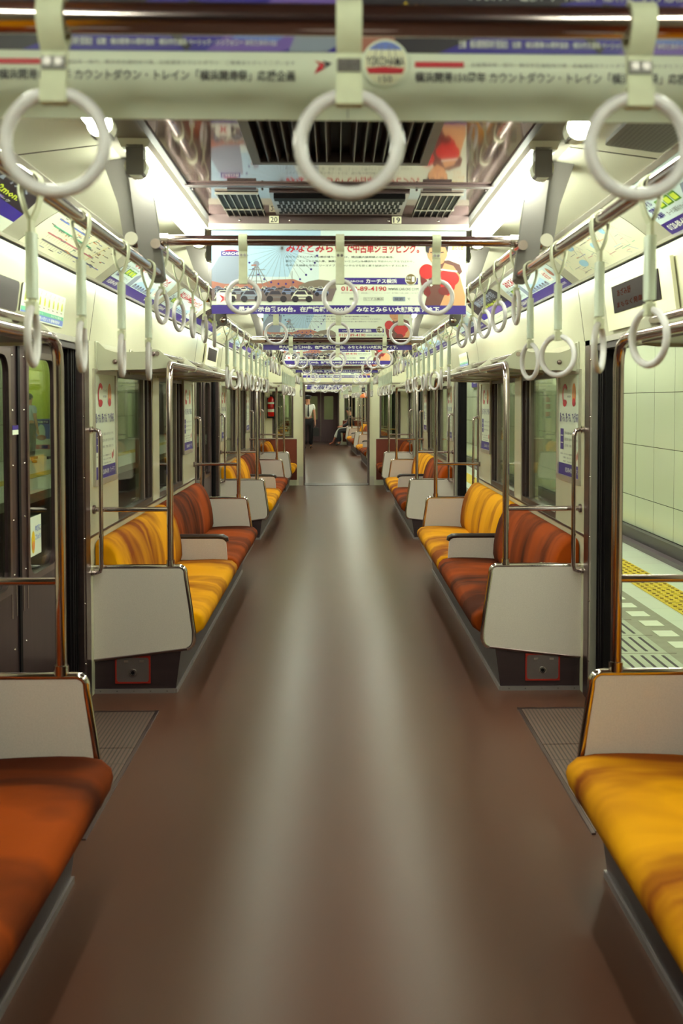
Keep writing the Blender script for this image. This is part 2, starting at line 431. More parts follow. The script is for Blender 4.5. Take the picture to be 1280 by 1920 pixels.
POUT = [(1.25, .65), (.815, .65)] + [(.815 + .03 * math.cos(math.radians(a)), .62 + .03 * math.sin(math.radians(a))) for a in (105, 125, 145, 165)] + [(.784, .60), (.762, .45), (.745, .32)] + \
       [(.785 + .04 * math.cos(math.radians(a)), .275 + .045 * math.sin(math.radians(a))) for a in (180, 200, 220, 240, 258)] + [(1.0, .203), (1.25, .175)]
def partition(s, y, d, label, group=None, side_bar=True):
    """seat end panel; d = +1 when its bench lies beyond it, -1 when it lies this side"""
    r = thing('seat_end_partition', label, 'partition', (s * 1.0, y, 0), 0, group)
    X = lambda x: s * (x - 1.0)
    part('panel', r, lambda: MB('laminate').prism([(X(a), b) for a, b in POUT], 'y', -.011, .011), ('pp', s))
    def ed():
        pts = [(X(a), 0, b) for a, b in POUT[:-2]]
        mb = MB('chrome').tube(pts, .0135, 10)
        mb.tube([(X(a), 0, b) for a, b in POUT[-3:]], .0125, 8, 'steel')
        return mb
    part('edge_tube', r, ed, ('pe', s), 'chrome edge tube')
    def pole():
        mb = MB('rail_steel')
        path = [(X(.86), 0, .655), (X(.86), 0, 1.15), (X(.86), 0, 1.60), (X(.86), d * .008, 1.64), (X(.861), d * .03, 1.672), (X(.864), d * .065, 1.687), (X(.87), d * .115, 1.69)]
        mb.tube(path, .0172, 12); mb.cyl((X(.86), 0, .655), .022, .03, 'z', 'chrome')
        return mb
    part('pole', r, pole, ('po', s, d), 'steel pole curving into the luggage rack')
    def gr():
        mb = MB('rail_steel').tube([(X(.86), 0, .945), (X(1.25), 0, .945)], .0125, 10)
        mb.cyl((X(1.238), 0, .945), .022, s * .012, 'x', 'steel'); return mb
    part('guard_rail', r, gr, ('gr', s))
    if side_bar:
        def sb():
            e = -d * .055
            mb = MB('rail_steel').tube([(X(1.245), e, 1.352), (X(1.222), e, 1.352), (X(1.205), e, 1.345), (X(1.198), e, 1.32), (X(1.198), e, 1.0), (X(1.198), e, .66), (X(1.205), e, .637), (X(1.225), e, .63), (X(1.245), e, .63)], .0115, 10)
            for z in (1.352, .63): mb.cyl((X(1.235), e, z), .019, s * .014, 'x', 'chrome')
            return mb
        part('grab_bar', r, sb, ('sb', s, d))
    return r

def rack(s, ya, yb, label, group=None):
    yc = (ya + yb) / 2; H = yb - ya
    r = thing('luggage_rack', label, 'luggage rack', (s * 1.25, yc, 1.7), 0, group)
    X = lambda x: s * (x - 1.25)
    z0 = 1.7
    part('front_tube', r, lambda: MB('rail_steel').tube([(X(.87), -H / 2 + .11, 1.69 - z0), (X(.87), H / 2 - .11, 1.69 - z0)], .0165, 12), ('ft', s, round(H, 3)))
    part('back_tube', r, lambda: MB('rail_steel').tube([(X(.935), -H / 2 + .08, 1.742 - z0), (X(.935), H / 2 - .08, 1.742 - z0)], .0125, 12), ('bt', s, round(H, 3)))
    def sh():
        mb = MB('steel')
        mb.prism([(X(.90), 1.672 - z0), (X(1.248), 1.668 - z0), (X(1.248), 1.676 - z0), (X(.90), 1.680 - z0)], 'y', -H / 2 + .1, H / 2 - .1)
        n = int(H / .06)
        for k in range(n): mb.tube([(X(.93), -H / 2 + .13 + k * .06, 1.683 - z0), (X(1.24), -H / 2 + .13 + k * .06, 1.679 - z0)], .003, 5, 'aluminium')
        return mb
    part('shelf', r, sh, ('shf', s, round(H, 3)))
    def br():
        pr = [(1.25, 1.655), (1.25, 1.80), (1.235, 1.80), (1.20, 1.765), (1.15, 1.748), (1.0, 1.752), (.95, 1.765), (.925, 1.76), (.865, 1.712), (.85, 1.692), (.86, 1.672), (.95, 1.662)]
        mb = MB('cream_matt').prism([(X(a), b - z0) for a, b in pr], 'y', -.005, .005)
        mb.box(X(1.249), -.03, 1.655 - z0, X(1.243), .03, 1.805 - z0)
        mb.ball((X(.955), -.01, 1.74 - z0), .013, 'steel'); mb.ball((X(1.15), -.01, 1.70 - z0), .013, 'steel')
        return mb
    nb = max(2, int(round(H / .9)) + 1)
    for k in range(nb):
        part('bracket', r, br, ('brk', s), loc=(0, -H / 2 + .09 + (H - .18) * k / (nb - 1), 0))
    return r

def window(n, s, ya, yb):
    yc = (ya + yb) / 2; w = yb - ya
    o = bpy.data.objects.new('window_%d' % n, None); C.objects.link(o); o['kind'] = 'structure'
    o.matrix_world = T @ Matrix.Translation((s * 1.27, yc, .816))
    h = .848
    def fr():
        mb = MB('window_frame'); mb.plane(PMat((s * 0.03, 0, 0), (0, -s, 0), (0, 0, 1)))
        mb.plate_hole((-w / 2, 0, w / 2, h), (-w / 2 + .03, .035, w / 2 - .03, h - .03, .03), 'window_frame', (0, .045))
        mb.box(s * -.012, -w / 2 - .004, -.012, s * .02, w / 2 + .004, .012, 'light_window_frame')
        # sliding stile, dark guide channels beside the far edge
        mb.box(s * .0, w / 2 - .23, .03, s * .035, w / 2 - .19, h - .03, 'light_window_frame')
        mb.box(s * .0, w / 2 - .10, .0, s * .03, w / 2 - .03, h, 'dark_metal')
        for z in (.12, .4, .68): mb.cyl((s * -.002, w / 2 - .065, z), .006, s * .01, 'x', 'chrome', 8)
        return mb
    def fr2():
        mb = fr(); return mb
    part('frame', o, fr2, ('wf', s, round(w, 3)))
    part('pane', o, lambda: MB('window_glass').box(s * .012, -w / 2 + .02, .02, s * .018, w / 2 - .02, h - .02), ('wp', s, round(w, 3)))
    return o

def door_leaf_pair(n, s, yc):
    o = bpy.data.objects.new('door_%d' % n, None); C.objects.link(o); o['kind'] = 'structure'
    o.matrix_world = T @ Matrix.Translation((s * 1.31, yc, 0))
    for e in (-1, 1):
        def lf():
            mb = MB('door_steel'); mb.plane(PMat((s * 0.03, 0, 0), (0, -s, 0), (0, 0, 1)))
            a, b = (.008, .70)
            A, B = (a, b) if -s * e > 0 else (-b, -a)
            wa, wb = (.13, .53) if -s * e > 0 else (-.53, -.13)
            mb.plate_hole((A, .01, B, 1.80), (wa, .76, wb, 1.68, .07), 'door_steel', (.018, .035))
            mb.plate_hole((wa - .028, .732, wb + .028, 1.708), (wa, .76, wb, 1.68, .07), 'steel', (.03, .042))
            ss = 1 if A >= 0 else -1
            mb.box(s * -.012, -s * ss * .001, .01, s * .025, -s * ss * .014, 1.80, 'rubber')
            # riveted strip and recessed pulls
            for z in (.25, .5, .8, 1.02, 1.24, 1.46, 1.68):
                mb.ball((s * -.006, -s * ss * .075, z), .005, 'chrome', 8)
            for q in (.045, .10): mb.box(s * -.009, -s * ss * q, .63, s * .0, -s * ss * (q + .006), .76, 'chrome')
            return mb
        p = part('door_leaf', o, lf, ('leaf', s, e))
        def gl():
            ss = e
            return MB('door_glass').box(s * .01, ss * .12, .75, s * .015, ss * .54, 1.69)
        part('pane', p, gl, ('leafg', s, e))
    return o

def jamb(n, s, yc, openside):
    def f():
        mb = MB('steel')
        for e in (-1, 1):
            y = lambda a: yc + e * a
            mb.box(s * 1.245, y(.86), 0, s * OUT, y(.95), 1.80, 'steel')
            mb.box(s * 1.25, y(.83), 0, s * OUT, y(.86), 1.80, 'aluminium' if openside else 'steel')
            mb.box(s * 1.285, y(.70), 0, s * 1.355, y(.83), 1.80, 'black')
            for q in (.725, .76, .80): mb.box(s * 1.275, y(q), 0, s * 1.285, y(q + .012), 1.80, 'rubber')
            for z in (.2, .5, .82, 1.12, 1.42, 1.7): mb.ball((s * 1.249, y(.845), z), .005, 'chrome', 8)
        mb.box(s * 1.245, yc - .95, 1.775, s * OUT, yc + .95, 1.80, 'aluminium')
        mb.box(s * 1.255, yc - .83, 1.745, s * 1.35, yc + .83, 1.776, 'dark_metal')
        mb.box(s * 1.26, yc - .70, -.004, s * OUT, yc + .70, .012, 'steel')
        return mb
    return struct('trim_%d' % n, f)

def wall(name, s, y0, y1, doors, benches):
    """benches: (ya, yb, [windows])"""
    def f():
        mb = MB('cream')
        mb.prism([(s * WX, 1.80), (s * 1.21, 2.092), (s * OUT, 2.092), (s * OUT, 1.80)], 'y', y0, y1)
        cuts = sorted([(d - .95, d + .95) for d in doors]); segs = []; a = y0
        for c in cuts: segs.append((a, c[0])); a = c[1]
        segs.append((a, y1))
        for a, b in segs:
            if b - a < .02: continue
            a, b = a + .001, b - .001
            ws = sorted([w for bn in benches for w in bn[2] if w[0] > a and w[1] < b])
            mb.box(s * WX, a, 0, s * OUT, b, .816)
            mb.box(s * WX, a, 1.664, s * OUT, b, 1.80)
            c = a
            for w in ws:
                mb.box(s * WX, c, .816, s * OUT, w[0], 1.664); c = w[1]
            mb.box(s * WX, c, .816, s * OUT, b, 1.664)
            mb.box(s * (WX - .004), a, .806, s * WX, b, .818, 'window_frame')
        # panel joints on the upper band
        for y in [d + q for d in doors for q in (-.98, .98)]:
            mb.prism([(s * (WX - .001), 1.80), (s * (1.21 - .001), 2.09), (s * 1.2101, 2.09), (s * 1.2501, 1.80)], 'y', y - .002, y + .002, 'dark_metal')
        return mb
    return struct(name, f)

def ceiling(name, y0, y1, doors):
    def f():
        mb = MB('side_ceiling')
        mb.prism([(-.53, 2.25), (.53, 2.25), (.53, 2.27), (-.53, 2.27)], 'y', y0, y1, 'ceiling_panel')
        for s in (-1, 1):
            mb.prism([(s * .525, 2.244), (s * .545, 2.244), (s * .545, 2.31), (s * .525, 2.31)], 'y', y0, y1, 'dark_metal')
            mb.prism([(s * .545, 2.298), (s * .72, 2.298), (s * .72, 2.32), (s * .545, 2.32)], 'y', y0, y1, 'trough_grey')
            mb.prism([(s * .72, 2.298), (s * 1.0, 2.262), (s * 1.0, 2.285), (s * .72, 2.32)], 'y', y0, y1)
            # curved band that carries the advertisements
            mb.prism([(s * 1.0, 2.262), (s * 1.215, 2.094), (s * 1.30, 2.094), (s * 1.30, 2.285), (s * 1.0, 2.285)], 'y', y0, y1, 'cream_matt')
            mb.prism([(s * 1.195, 2.084), (s * 1.222, 2.084), (s * 1.222, 2.098), (s * 1.205, 2.102)], 'y', y0, y1, 'aluminium')
            mb.prism([(s * 1.207, 2.079), (s * 1.222, 2.079), (s * 1.222, 2.084), (s * 1.207, 2.084)], 'y', y0, y1, 'black')
            mb.prism([(s * .998, 2.258), (s * 1.012, 2.246), (s * 1.018, 2.255), (s * 1.0, 2.268)], 'y', y0, y1, 'aluminium')
            for d in doors:
                for q in (-.95, .95, 2.86):
                    y = d + q
                    if y0 < y < y1: mb.prism([(s * .721, 2.2965), (s * 1.0, 2.2605), (s * 1.0, 2.262), (s * .721, 2.298)], 'y', y - .003, y + .003, 'dark_metal')
        mb.box(-1.37, y0, 2.33, 1.37, y1, 2.36, 'dark_metal')
        return mb
    return struct(name, f)

def lamp(s, y, label, L=1.45):
    r = thing('ceiling_lamp', label, 'ceiling lamp', (s * .625, y + L / 2, 2.298), 0, 'fluorescent tubes in two rows along the ceiling')
    part('tube', r, lambda: MB('tube_light').cyl((0, -L / 2 + .02, -.082), .026, L - .04, 'y', n=16), ('tube', L), 'glowing fluorescent tube')
    def hs():
        mb = MB('lamp_white').prism([(-.052, -.001), (-.04, -.028), (.04, -.028), (.052, -.001)], 'y', -L / 2 - .03, L / 2 + .03)
        for e in (-1, 1): mb.box(-.026, e * (L / 2 - .02), -.11, .026, e * (L / 2 + .03), -.02, 'bracket_grey')
        return mb
    hsg = part('housing', r, hs, ('lh', L))
    for e in (-1, 1):
        part('end_cap', hsg, lambda: MB('lamp_white').cyl((0, -.03 * e, -.082), .034, e * .05, 'y', n=16), ('lc', e), loc=(0, e * L / 2, 0))
    return r

def loop_geo(mb, drop, w=.014, m='strap_belt', gap=.016, mid=.075):
    # belt over the rail (rail along local x), two sides meeting below it
    def ribbon(path, m):
        t = .0016; V = []; 
        for i, (y, z) in enumerate(path):
            a = Vector(path[min(i + 1, len(path) - 1)]) - Vector(path[max(i - 1, 0)]); a.normalize(); q = Vector((-a.y, a.x)) * t
            V.append([(-w, y + q.x, z + q.y), (w, y + q.x, z + q.y), (w, y - q.x, z - q.y), (-w, y - q.x, z - q.y)])
        mb.loft(V, m, False)
    R = .0205
    p = [(.003, -mid)] + [(.012, -mid * .72), (R * .96, -mid * .3)] + [(R * math.cos(math.radians(a)), R * math.sin(math.radians(a))) for a in range(0, 181, 20)] + [(-R * .96, -mid * .3), (-.012, -mid * .72), (-.003, -mid)]
    ribbon(p, m)
    return ribbon
def strap(kind, loc, rotz, label, group, tw=0.0, simple=False):
    """kind: side (sleeved), door (short), cross_low, cross_high; rail direction = local x"""
    ringz = dict(side=-.294, door=-.193, cross_low=-.135, cross_high=-.186)[kind]
    RR, rr = .054, .0075
    top = ringz + RR
    def belt():
        mb = MB('strap_belt'); loop_geo(mb, 0, .014, mid=.07 if kind in ('side', 'door') else .035)
        m0 = -.07 if kind in ('side', 'door') else -.035
        mb.box(-.014, -.0032, top - .012, .014, .0032, m0)
        mb.box(-.0145, -.009, top - .012, .0145, .009, top + .012)
        if kind.startswith('cross'):
            zz = m0 - .014
            for q in (-.006, .006): mb.cyl((q, -.0035, zz), .0048, -.004, 'y', 'brass', 10)
            mb.box(-.013, -.0055, zz - .008, .013, -.003, zz + .006, 'bracket_grey' if kind == 'cross_low' else 'strap_belt')
        return mb
    def sleeve():
        return MB('strap_sleeve').prism(rrect(-.017, -.009, .017, .009, .006, 3), 'z', -.222, -.096, smooth=True)
    def ring(m=None):
        mb = m or MB('ring_white')
        n = 28; pts = []
        for k in range(n):
            a = 2 * PI * k / n; u, w = RR * math.cos(a), RR * math.sin(a)
            pts.append((u * math.cos(tw), u * math.sin(tw), ringz + w))
        return mb.tube(pts, rr, 10 if not simple else 6, 'ring_white', closed=True)
    twk = round(tw, 2)
    if simple:
        def allin():
            mb = belt()
            if kind == 'side': mb.prism([(-.017, -.009), (.017, -.009), (.017, .009), (-.017, .009)], 'z', -.222, -.096, 'strap_sleeve')
            return ring(mb)
        return solo('hanging_strap', label, 'hanging strap', allin, ('ss', kind, twk), loc, rotz, group)
    r = thing('hanging_strap', label, 'hanging strap', loc, rotz, group)
    part('belt', r, belt, ('sbelt', kind))
    if kind == 'side': part('sleeve', r, sleeve, ('ssl',))
    part('ring', r, ring, ('sring', kind, twk), 'white plastic ring')
    return r

def side_rail(s, ya, yb, z, label, group=None, bracket=0):
    r = thing('strap_rail', label, 'strap rail', (s * .60, (ya + yb) / 2, z), 0, group)
    H = yb - ya
    part('tube', r, lambda: MB('rail_steel').tube([(0, -H / 2, 0), (0, H / 2, 0)], .0165, 14), ('srail', round(H, 3)))
    for e in (-1, 1):
        if not bracket or bracket == -e: continue
        def bk():
            pts = [(s * q, zz) for q, zz in [(-.024, -.018), (-.012, -.03), (.012, -.03), (.026, -.015), (.06, .06), (.10, 2.30 - z), (.03, 2.30 - z), (-.018, .035)]]
            return MB('bracket_grey').prism(pts, 'y', -.014, .014).ball((0, -.018, 0), .016, 'chrome', 12)
        part('end_bracket', r, bk, ('sbk', s, z), loc=(0, e * H / 2, 0))
    return r
def cross_rail(y, high, label, group=None):
    z = 2.032 if high else 1.918; w = .655 if high else .585
    r = thing('cross_rail', label, 'strap rail', (0, y, z), 0, group)
    part('tube', r, lambda: MB('rail_steel').tube([(-w, 0, 0), (w, 0, 0)], .0172, 14), ('ctube', high))
    if high:
        def en(e):
            def f():
                mb = MB('chrome').ball((e * .672, 0, 0), .028, 'chrome', 16); mb.cyl((e * .57, 0, 0), .0215, e * .08, 'x', 'chrome')
                mb.cyl((e * .685, -.006, 0), .022, -.03, 'y', 'aluminium'); return mb
            return f
        for e in (-1, 1): part('ball_end', r, en(e), ('ball', e))
        for e in (-1, 1):
            def hg():
                mb = MB('bracket_grey')
                mb.prism([(e * a, b) for a, b in [(.655, .01), (.70, -.02), (.715, .0), (.735, .12), (.785, .262), (.785, .275), (.668, .275), (.665, .12), (.65, .03)]], 'y', -.004, .008)
                mb.prism([(e * a, b) for a, b in [(.70, .0), (.715, .0), (.735, .12), (.785, .262), (.772, .262), (.722, .12)]], 'y', .008, .12)
                return mb
            part('hanger_plate', r, hg, ('hang', e), 'grey ceiling hanger plate')
    else:
        for e in (-1, 1): part('end_fitting', r, lambda: MB('aluminium').cyl((e * .50, 0, 0), .022, e * .085, 'x'), ('fit', e))
    return r

def end_wall(name, y, front, number=None):
    """front = +1: the face towards smaller y is the seen one"""
    a, b = (y, y + .1)
    def f():
        mb = MB('cream')
        for s in (-1, 1):
            mb.box(s * .66, a, .0, s * .70, b, 2.30)
            mb.box(s * .70, a, .83, s * .76, b, 1.66); mb.box(s * 1.13, a, .83, s * 1.30, b, 1.66)
            mb.box(s * .70, a, 1.66, s * 1.30, b, 2.33); mb.box(s * .70, a, 0, s * 1.30, b, .83)
            mb.box(s * .58, a - .004, 0, s * .66, b + .004, 1.80)
            mb.box(s * .565, a - .008, 0, s * .585, b + .008, 1.79, 'steel')
            mb.box(s * .70, a - .008, .10, s * 1.249, a, .82, 'brown_panel')
            mb.box(s * .70, a - .012, .82, s * 1.249, a, .84, 'aluminium')
            mb.box(s * .585, a - .012, .0, s * .665, a - .004, .16, 'aluminium')
        mb.box(-.66, a, 1.80, .66, b, 2.33)
        mb.box(-.62, a - .012, 1.79, .62, b + .01, 1.83, 'aluminium')
        mb.box(-1.25, a - .02, 1.80, 1.25, a, 1.815, 'window_frame')
        if number:
            mb.plane(PMat((.70, a - .001, 1.93), (1, 0, 0), (0, 0, 1)))
            mb.text(number, .28, .0, .39, .028, 'ink_dark', 1, .02)
        return mb
    return struct(name, f)
def end_window(n, s, y):
    o = bpy.data.objects.new('window_%d' % n, None); C.objects.link(o); o['kind'] = 'structure'
    o.matrix_world = T @ Matrix.Translation((s * .945, y + .05, .83))
    def fr():
        mb = MB('window_frame'); mb.plane(PMat((0, 0, 0), (1, 0, 0), (0, 0, 1)))
        mb.plate_hole((-.185, 0, .185, .83), (-.155, .03, .155, .80, .03), 'window_frame', (.0, .055)); return mb
    part('frame', o, fr, ('ewf',)); part('pane', o, lambda: MB('window_glass').box(-.16, .0, .02, .16, .006, .81), ('ewp',))

# ------------------------------------------------------------------ printed things
def artwork_big(mb, W, H):
    """hanging advertisement; u 0..W, v 0..H"""
    R, P, TX = mb.rect, mb.poly, mb.text
    R(0, 0, W, H, 'paper', 1)
    # photograph: sky in bands, tower, wheel, car park
    R(0, .22 * H, .42 * W, H, 'ink_sky_pale', 2)
    P([(0, .52 * H), (.30 * W, .52 * H), (.36 * W, H), (0, H)], 'ink_sky', 2.5)
    P([(0, .35 * H), (0, .62 * H), (.03 * W, .80 * H), (.06 * W, .84 * H), (.125 * W, .83 * H), (.12 * W, .62 * H), (.11 * W, .38 * H)], 'ink_tower', 3)
    cx, cy, rr = .30 * W * .92, .92 * H, .50 * H
    for k in range(30):
        a = 2 * PI * k / 30; x, y = cx + rr * math.cos(a), cy + rr * math.sin(a)
        if y < H: mb.line(cx, cy, x, y, .0009, 'ink_grey', 3); P(ell(x, y, .0045, None, 8), 'ink_indigo', 3.4)
        else:
            t = (H - cy) / (rr * math.sin(a)); mb.line(cx, cy, cx + (x - cx) * t, H, .0009, 'ink_grey', 3)
    tx, ty = .175 * W, .70 * H
    for q in (-.045, -.025, .0, .025, .05): mb.line(tx, ty, tx + q * W, .40 * H, .003, 'ink_grey', 3.6)
    for q in (.46, .54, .62): mb.line(tx - .03 * W, q * H, tx + .035 * W, q * H, .0025, 'ink_grey', 3.6)
    P(ell(tx, ty, .012), 'ink_tower', 3.8); R(tx - .02 * W, ty - .03 * H, tx, ty - .01 * H, 'ink_brick', 3.9)
    mb.text('CARCHS', .042 * W, .825 * H, .108 * W, .86 * H, 'ink_white', 5, .02); R(.037 * W, .81 * H, .113 * W, .875 * H, 'ink_indigo', 4)
    P(ell(.075 * W, .875 * H, .028 * W, .02 * H, 16, 0, 180), 'ink_red', 4.2)
    P([(0, .35 * H), (0, .46 * H), (.05 * W, .42 * H), (.13 * W, .42 * H), (.2 * W, .43 * H), (.24 * W, .48 * H), (.32 * W, .49 * H), (.35 * W, .45 * H), (.37 * W, .43 * H), (.37 * W, .34 * H)], 'ink_brick', 3.2)
    P([(.34 * W, .34 * H), (.34 * W, .40 * H), (.38 * W, .46 * H), (.42 * W, .485 * H), (.46 * W, .47 * H), (.485 * W, .42 * H), (.49 * W, .34 * H)], 'ink_trees', 3.3)
    mb.line(.315 * W, .30 * H, .315 * W, .60 * H, .002, 'ink_grey', 4)
    P([(0, .18 * H), (.47 * W, .18 * H), (.49 * W, .36 * H), (0, .36 * H)], 'ink_asphalt', 3.5)
    rnd = random.Random(3)
    for row, (v, sc) in enumerate(((.345, .42), (.315, .55), (.28, .75), (.21, 1.15))):
        x = .01 * W
        while x < (.47 - .0 * row) * W - .06 * W * sc:
            c = ['ink_car_white', 'ink_car_blue', 'ink_car_white', 'ink_tower', 'ink_car_white', 'ink_asphalt'][rnd.randrange(6)]
            L = .075 * W * sc; hh = .055 * H * sc
            P([(x, v * H), (x + L, v * H), (x + L, v * H + hh * .9), (x + L * .78, v * H + hh), (x + L * .66, v * H + hh * 1.9), (x + L * .25, v * H + hh * 1.9), (x + L * .1, v * H + hh)], c, 4 + row)
            P([(x + L * .16, v * H + hh), (x + L * .72, v * H + hh), (x + L * .63, v * H + hh * 1.75), (x + L * .28, v * H + hh * 1.75)], 'ink_glass', 4.4 + row)
            R(x + L * .3, v * H + hh * .3, x + L * .8, v * H + hh * .55, 'ink_grey', 4.4 + row)
            for q in (.2, .82): P(ell(x + L * q, v * H, .012 * sc, None, 10), 'ink_night', 4.5 + row)
            x += L * 1.16
    R(.018 * W, .13 * H, .078 * W, .30 * H, 'ink_white', 9)
    P([(.03 * W, .27 * H), (.048 * W, .24 * H), (.048 * W, .19 * H), (.032 * W, .155 * H), (.042 * W, .21 * H)], 'ink_red', 9.5)
    P([(.05 * W, .24 * H), (.066 * W, .27 * H), (.055 * W, .215 * H), (.066 * W, .16 * H), (.05 * W, .19 * H)], 'ink_red', 9.5)
    # headline and body copy
    TX('みなとみらいで', .292 * W, .86 * H, .555 * W, .985 * H, 'ink_red', 4, .025)
    TX('中古車ショッピング。', .555 * W, .855 * H, .815 * W, .985 * H, 'ink_red', 4, .025)
    TX('みなとみらいの大きな展示場カーチスは、横浜最大級規模の中古車店。', .29 * W, .785 * H, .715 * W, .815 * H, 'ink_dark', 4)
    TX('軽カー、オシャレな輸入車、家族に嬉しいミニバンも横浜ならではのいいクルマばかり。', .29 * W, .725 * H, .795 * W, .755 * H, 'ink_dark', 4)
    TX('色々なる価格も非常にリーズナブル。いいクルマを安く買う秘訣はカーチスにあり。', .29 * W, .665 * H, .775 * W, .695 * H, 'ink_dark', 4)
    R(.505 * W, .42 * H, .81 * W, .51 * H, 'ink_indigo', 4)
    TX('CARCHS', .53 * W, .448 * H, .595 * W, .474 * H, 'ink_white', 5, .01); TX('カーチス横浜', .605 * W, .432 * H, .727 * W, .496 * H, 'ink_white', 5, .03)
    P(ell(.782 * W, .49 * H, .023 * W), 'ink_gold', 5.5); mb.arc(.782 * W, .49 * H, .023 * W, .023 * W, .0025, 'ink_car_white', 6)
    TX('No.', .763 * W, .46 * H, .782 * W, .485 * H, 'ink_white', 6, .02); TX('1', .786 * W, .455 * H, .797 * W, .53 * H, 'ink_white', 6, .03); TX('全国', .764 * W, .50 * H, .782 * W, .53 * H, 'ink_white', 6)
    TX('0120-89-4190', .508 * W, .325 * H, .686 * W, .39 * H, 'ink_red', 4, .012); TX('WWW.CARCHS.COM', .693 * W, .335 * H, .812 * W, .372 * H, 'ink_dark', 4)
    TX('横浜市西区みなとみらい　営業時間１０：００から２０：００まで　年中無休で元気に営業しております', .508 * W, .29 * H, .81 * W, .305 * H, 'ink_grey', 4)
    TX('横浜', .54 * W, .195 * H, .572 * W, .235 * H, 'ink_dark', 4); TX('カーチス横浜', .598 * W, .20 * H, .672 * W, .23 * H, 'ink_dark', 4)
    mb.arc(.635 * W, .215 * H, .055 * W, .033 * H, .0012, 'ink_grey', 4, 4, 45, 405)
    R(.712 * W, .185 * H, .76 * W, .245 * H, 'ink_tower', 3.6); TX('検索', .717 * W, .195 * H, .752 * W, .235 * H, 'ink_dark', 4.6); TX('で', .768 * W, .20 * H, .78 * W, .23 * H, 'ink_dark', 4)
    # boxer
    P([(.90 * W, .10 * H), (.94 * W, .42 * H), (.985 * W, .60 * H), (.975 * W, .70 * H), (.93 * W, .76 * H), (.88 * W, .74 * H), (.85 * W, .60 * H), (.855 * W, .40 * H), (.835 * W, .10 * H)][::1], 'ink_skin_dark', 4)
    P([(.895 * W, .10 * H), (.995 * W, .10 * H), (.998 * W, .25 * H), (.975 * W, .55 * H), (.95 * W, .68 * H), (.915 * W, .72 * H), (.90 * W, .60 * H), (.93 * W, .40 * H)], 'ink_skin', 4.3)
    P([(.845 * W, .93 * H), (.85 * W, .80 * H), (.868 * W, .72 * H), (.885 * W, .68 * H), (.91 * W, .72 * H), (.925 * W, .82 * H), (.925 * W, .95 * H)], 'ink_skin', 4.8)
    P([(.84 * W, H), (.842 * W, .88 * H), (.852 * W, .85 * H), (.856 * W, .93 * H), (.885 * W, .95 * H), (.918 * W, .94 * H), (.926 * W, .86 * H), (.932 * W, .99 * H), (.93 * W, H)], 'ink_night', 5)
    mb.line(.858 * W, .865 * H, .874 * W, .87 * H, .004, 'ink_night', 5.2); mb.line(.896 * W, .865 * H, .912 * W, .87 * H, .004, 'ink_night', 5.2); mb.line(.875 * W, .755 * H, .898 * W, .757 * H, .003, 'ink_brick', 5.2)
    mb.line(.885 * W, .79 * H, .886 * W, .85 * H, .0025, 'ink_brick', 5.2)
    P(ell(.845 * W, .60 * H, .029 * W, .105 * H), 'ink_glove', 5.6); P([(.82 * W, .56 * H), (.845 * W, .48 * H), (.862 * W, .30 * H), (.85 * W, .24 * H), (.835 * W, .28 * H), (.822 * W, .45 * H)], 'ink_glove_dark', 5.3)
    P(ell(.926 * W, .50 * H, .047 * W, .12 * H), 'ink_glove', 6); P([(.90 * W, .46 * H), (.96 * W, .48 * H), (.955 * W, .36 * H), (.93 * W, .26 * H), (.90 * W, .30 * H)], 'ink_glove', 6.1); P(ell(.915 * W, .33 * H, .025 * W, .06 * H), 'ink_glove_dark', 6.3)
    mb.line(.90 * W, .63 * H, .965 * W, .60 * H, .006, 'ink_white', 6.4); mb.line(.856 * W, .45 * H, .866 * W, .40 * H, .012, 'ink_white', 6.4)
    TX('おとくだ', .945 * W, .90 * H, .99 * W, .96 * H, 'ink_yellow', 4, .03); TX('いくらでも', .948 * W, .83 * H, .992 * W, .875 * H, 'ink_orange', 4); TX('どうだ', .95 * W, .77 * H, .98 * W, .81 * H, 'ink_orange', 4)
    R(0, 0, W, .125 * H, 'ink_indigo', 10)
    TX('最大展示台数500台。在庫情報10,000台。みなとみらい大観覧車すぐ下。', .105 * W, .022 * H, .905 * W, .105 * H, 'ink_white', 11, .03)
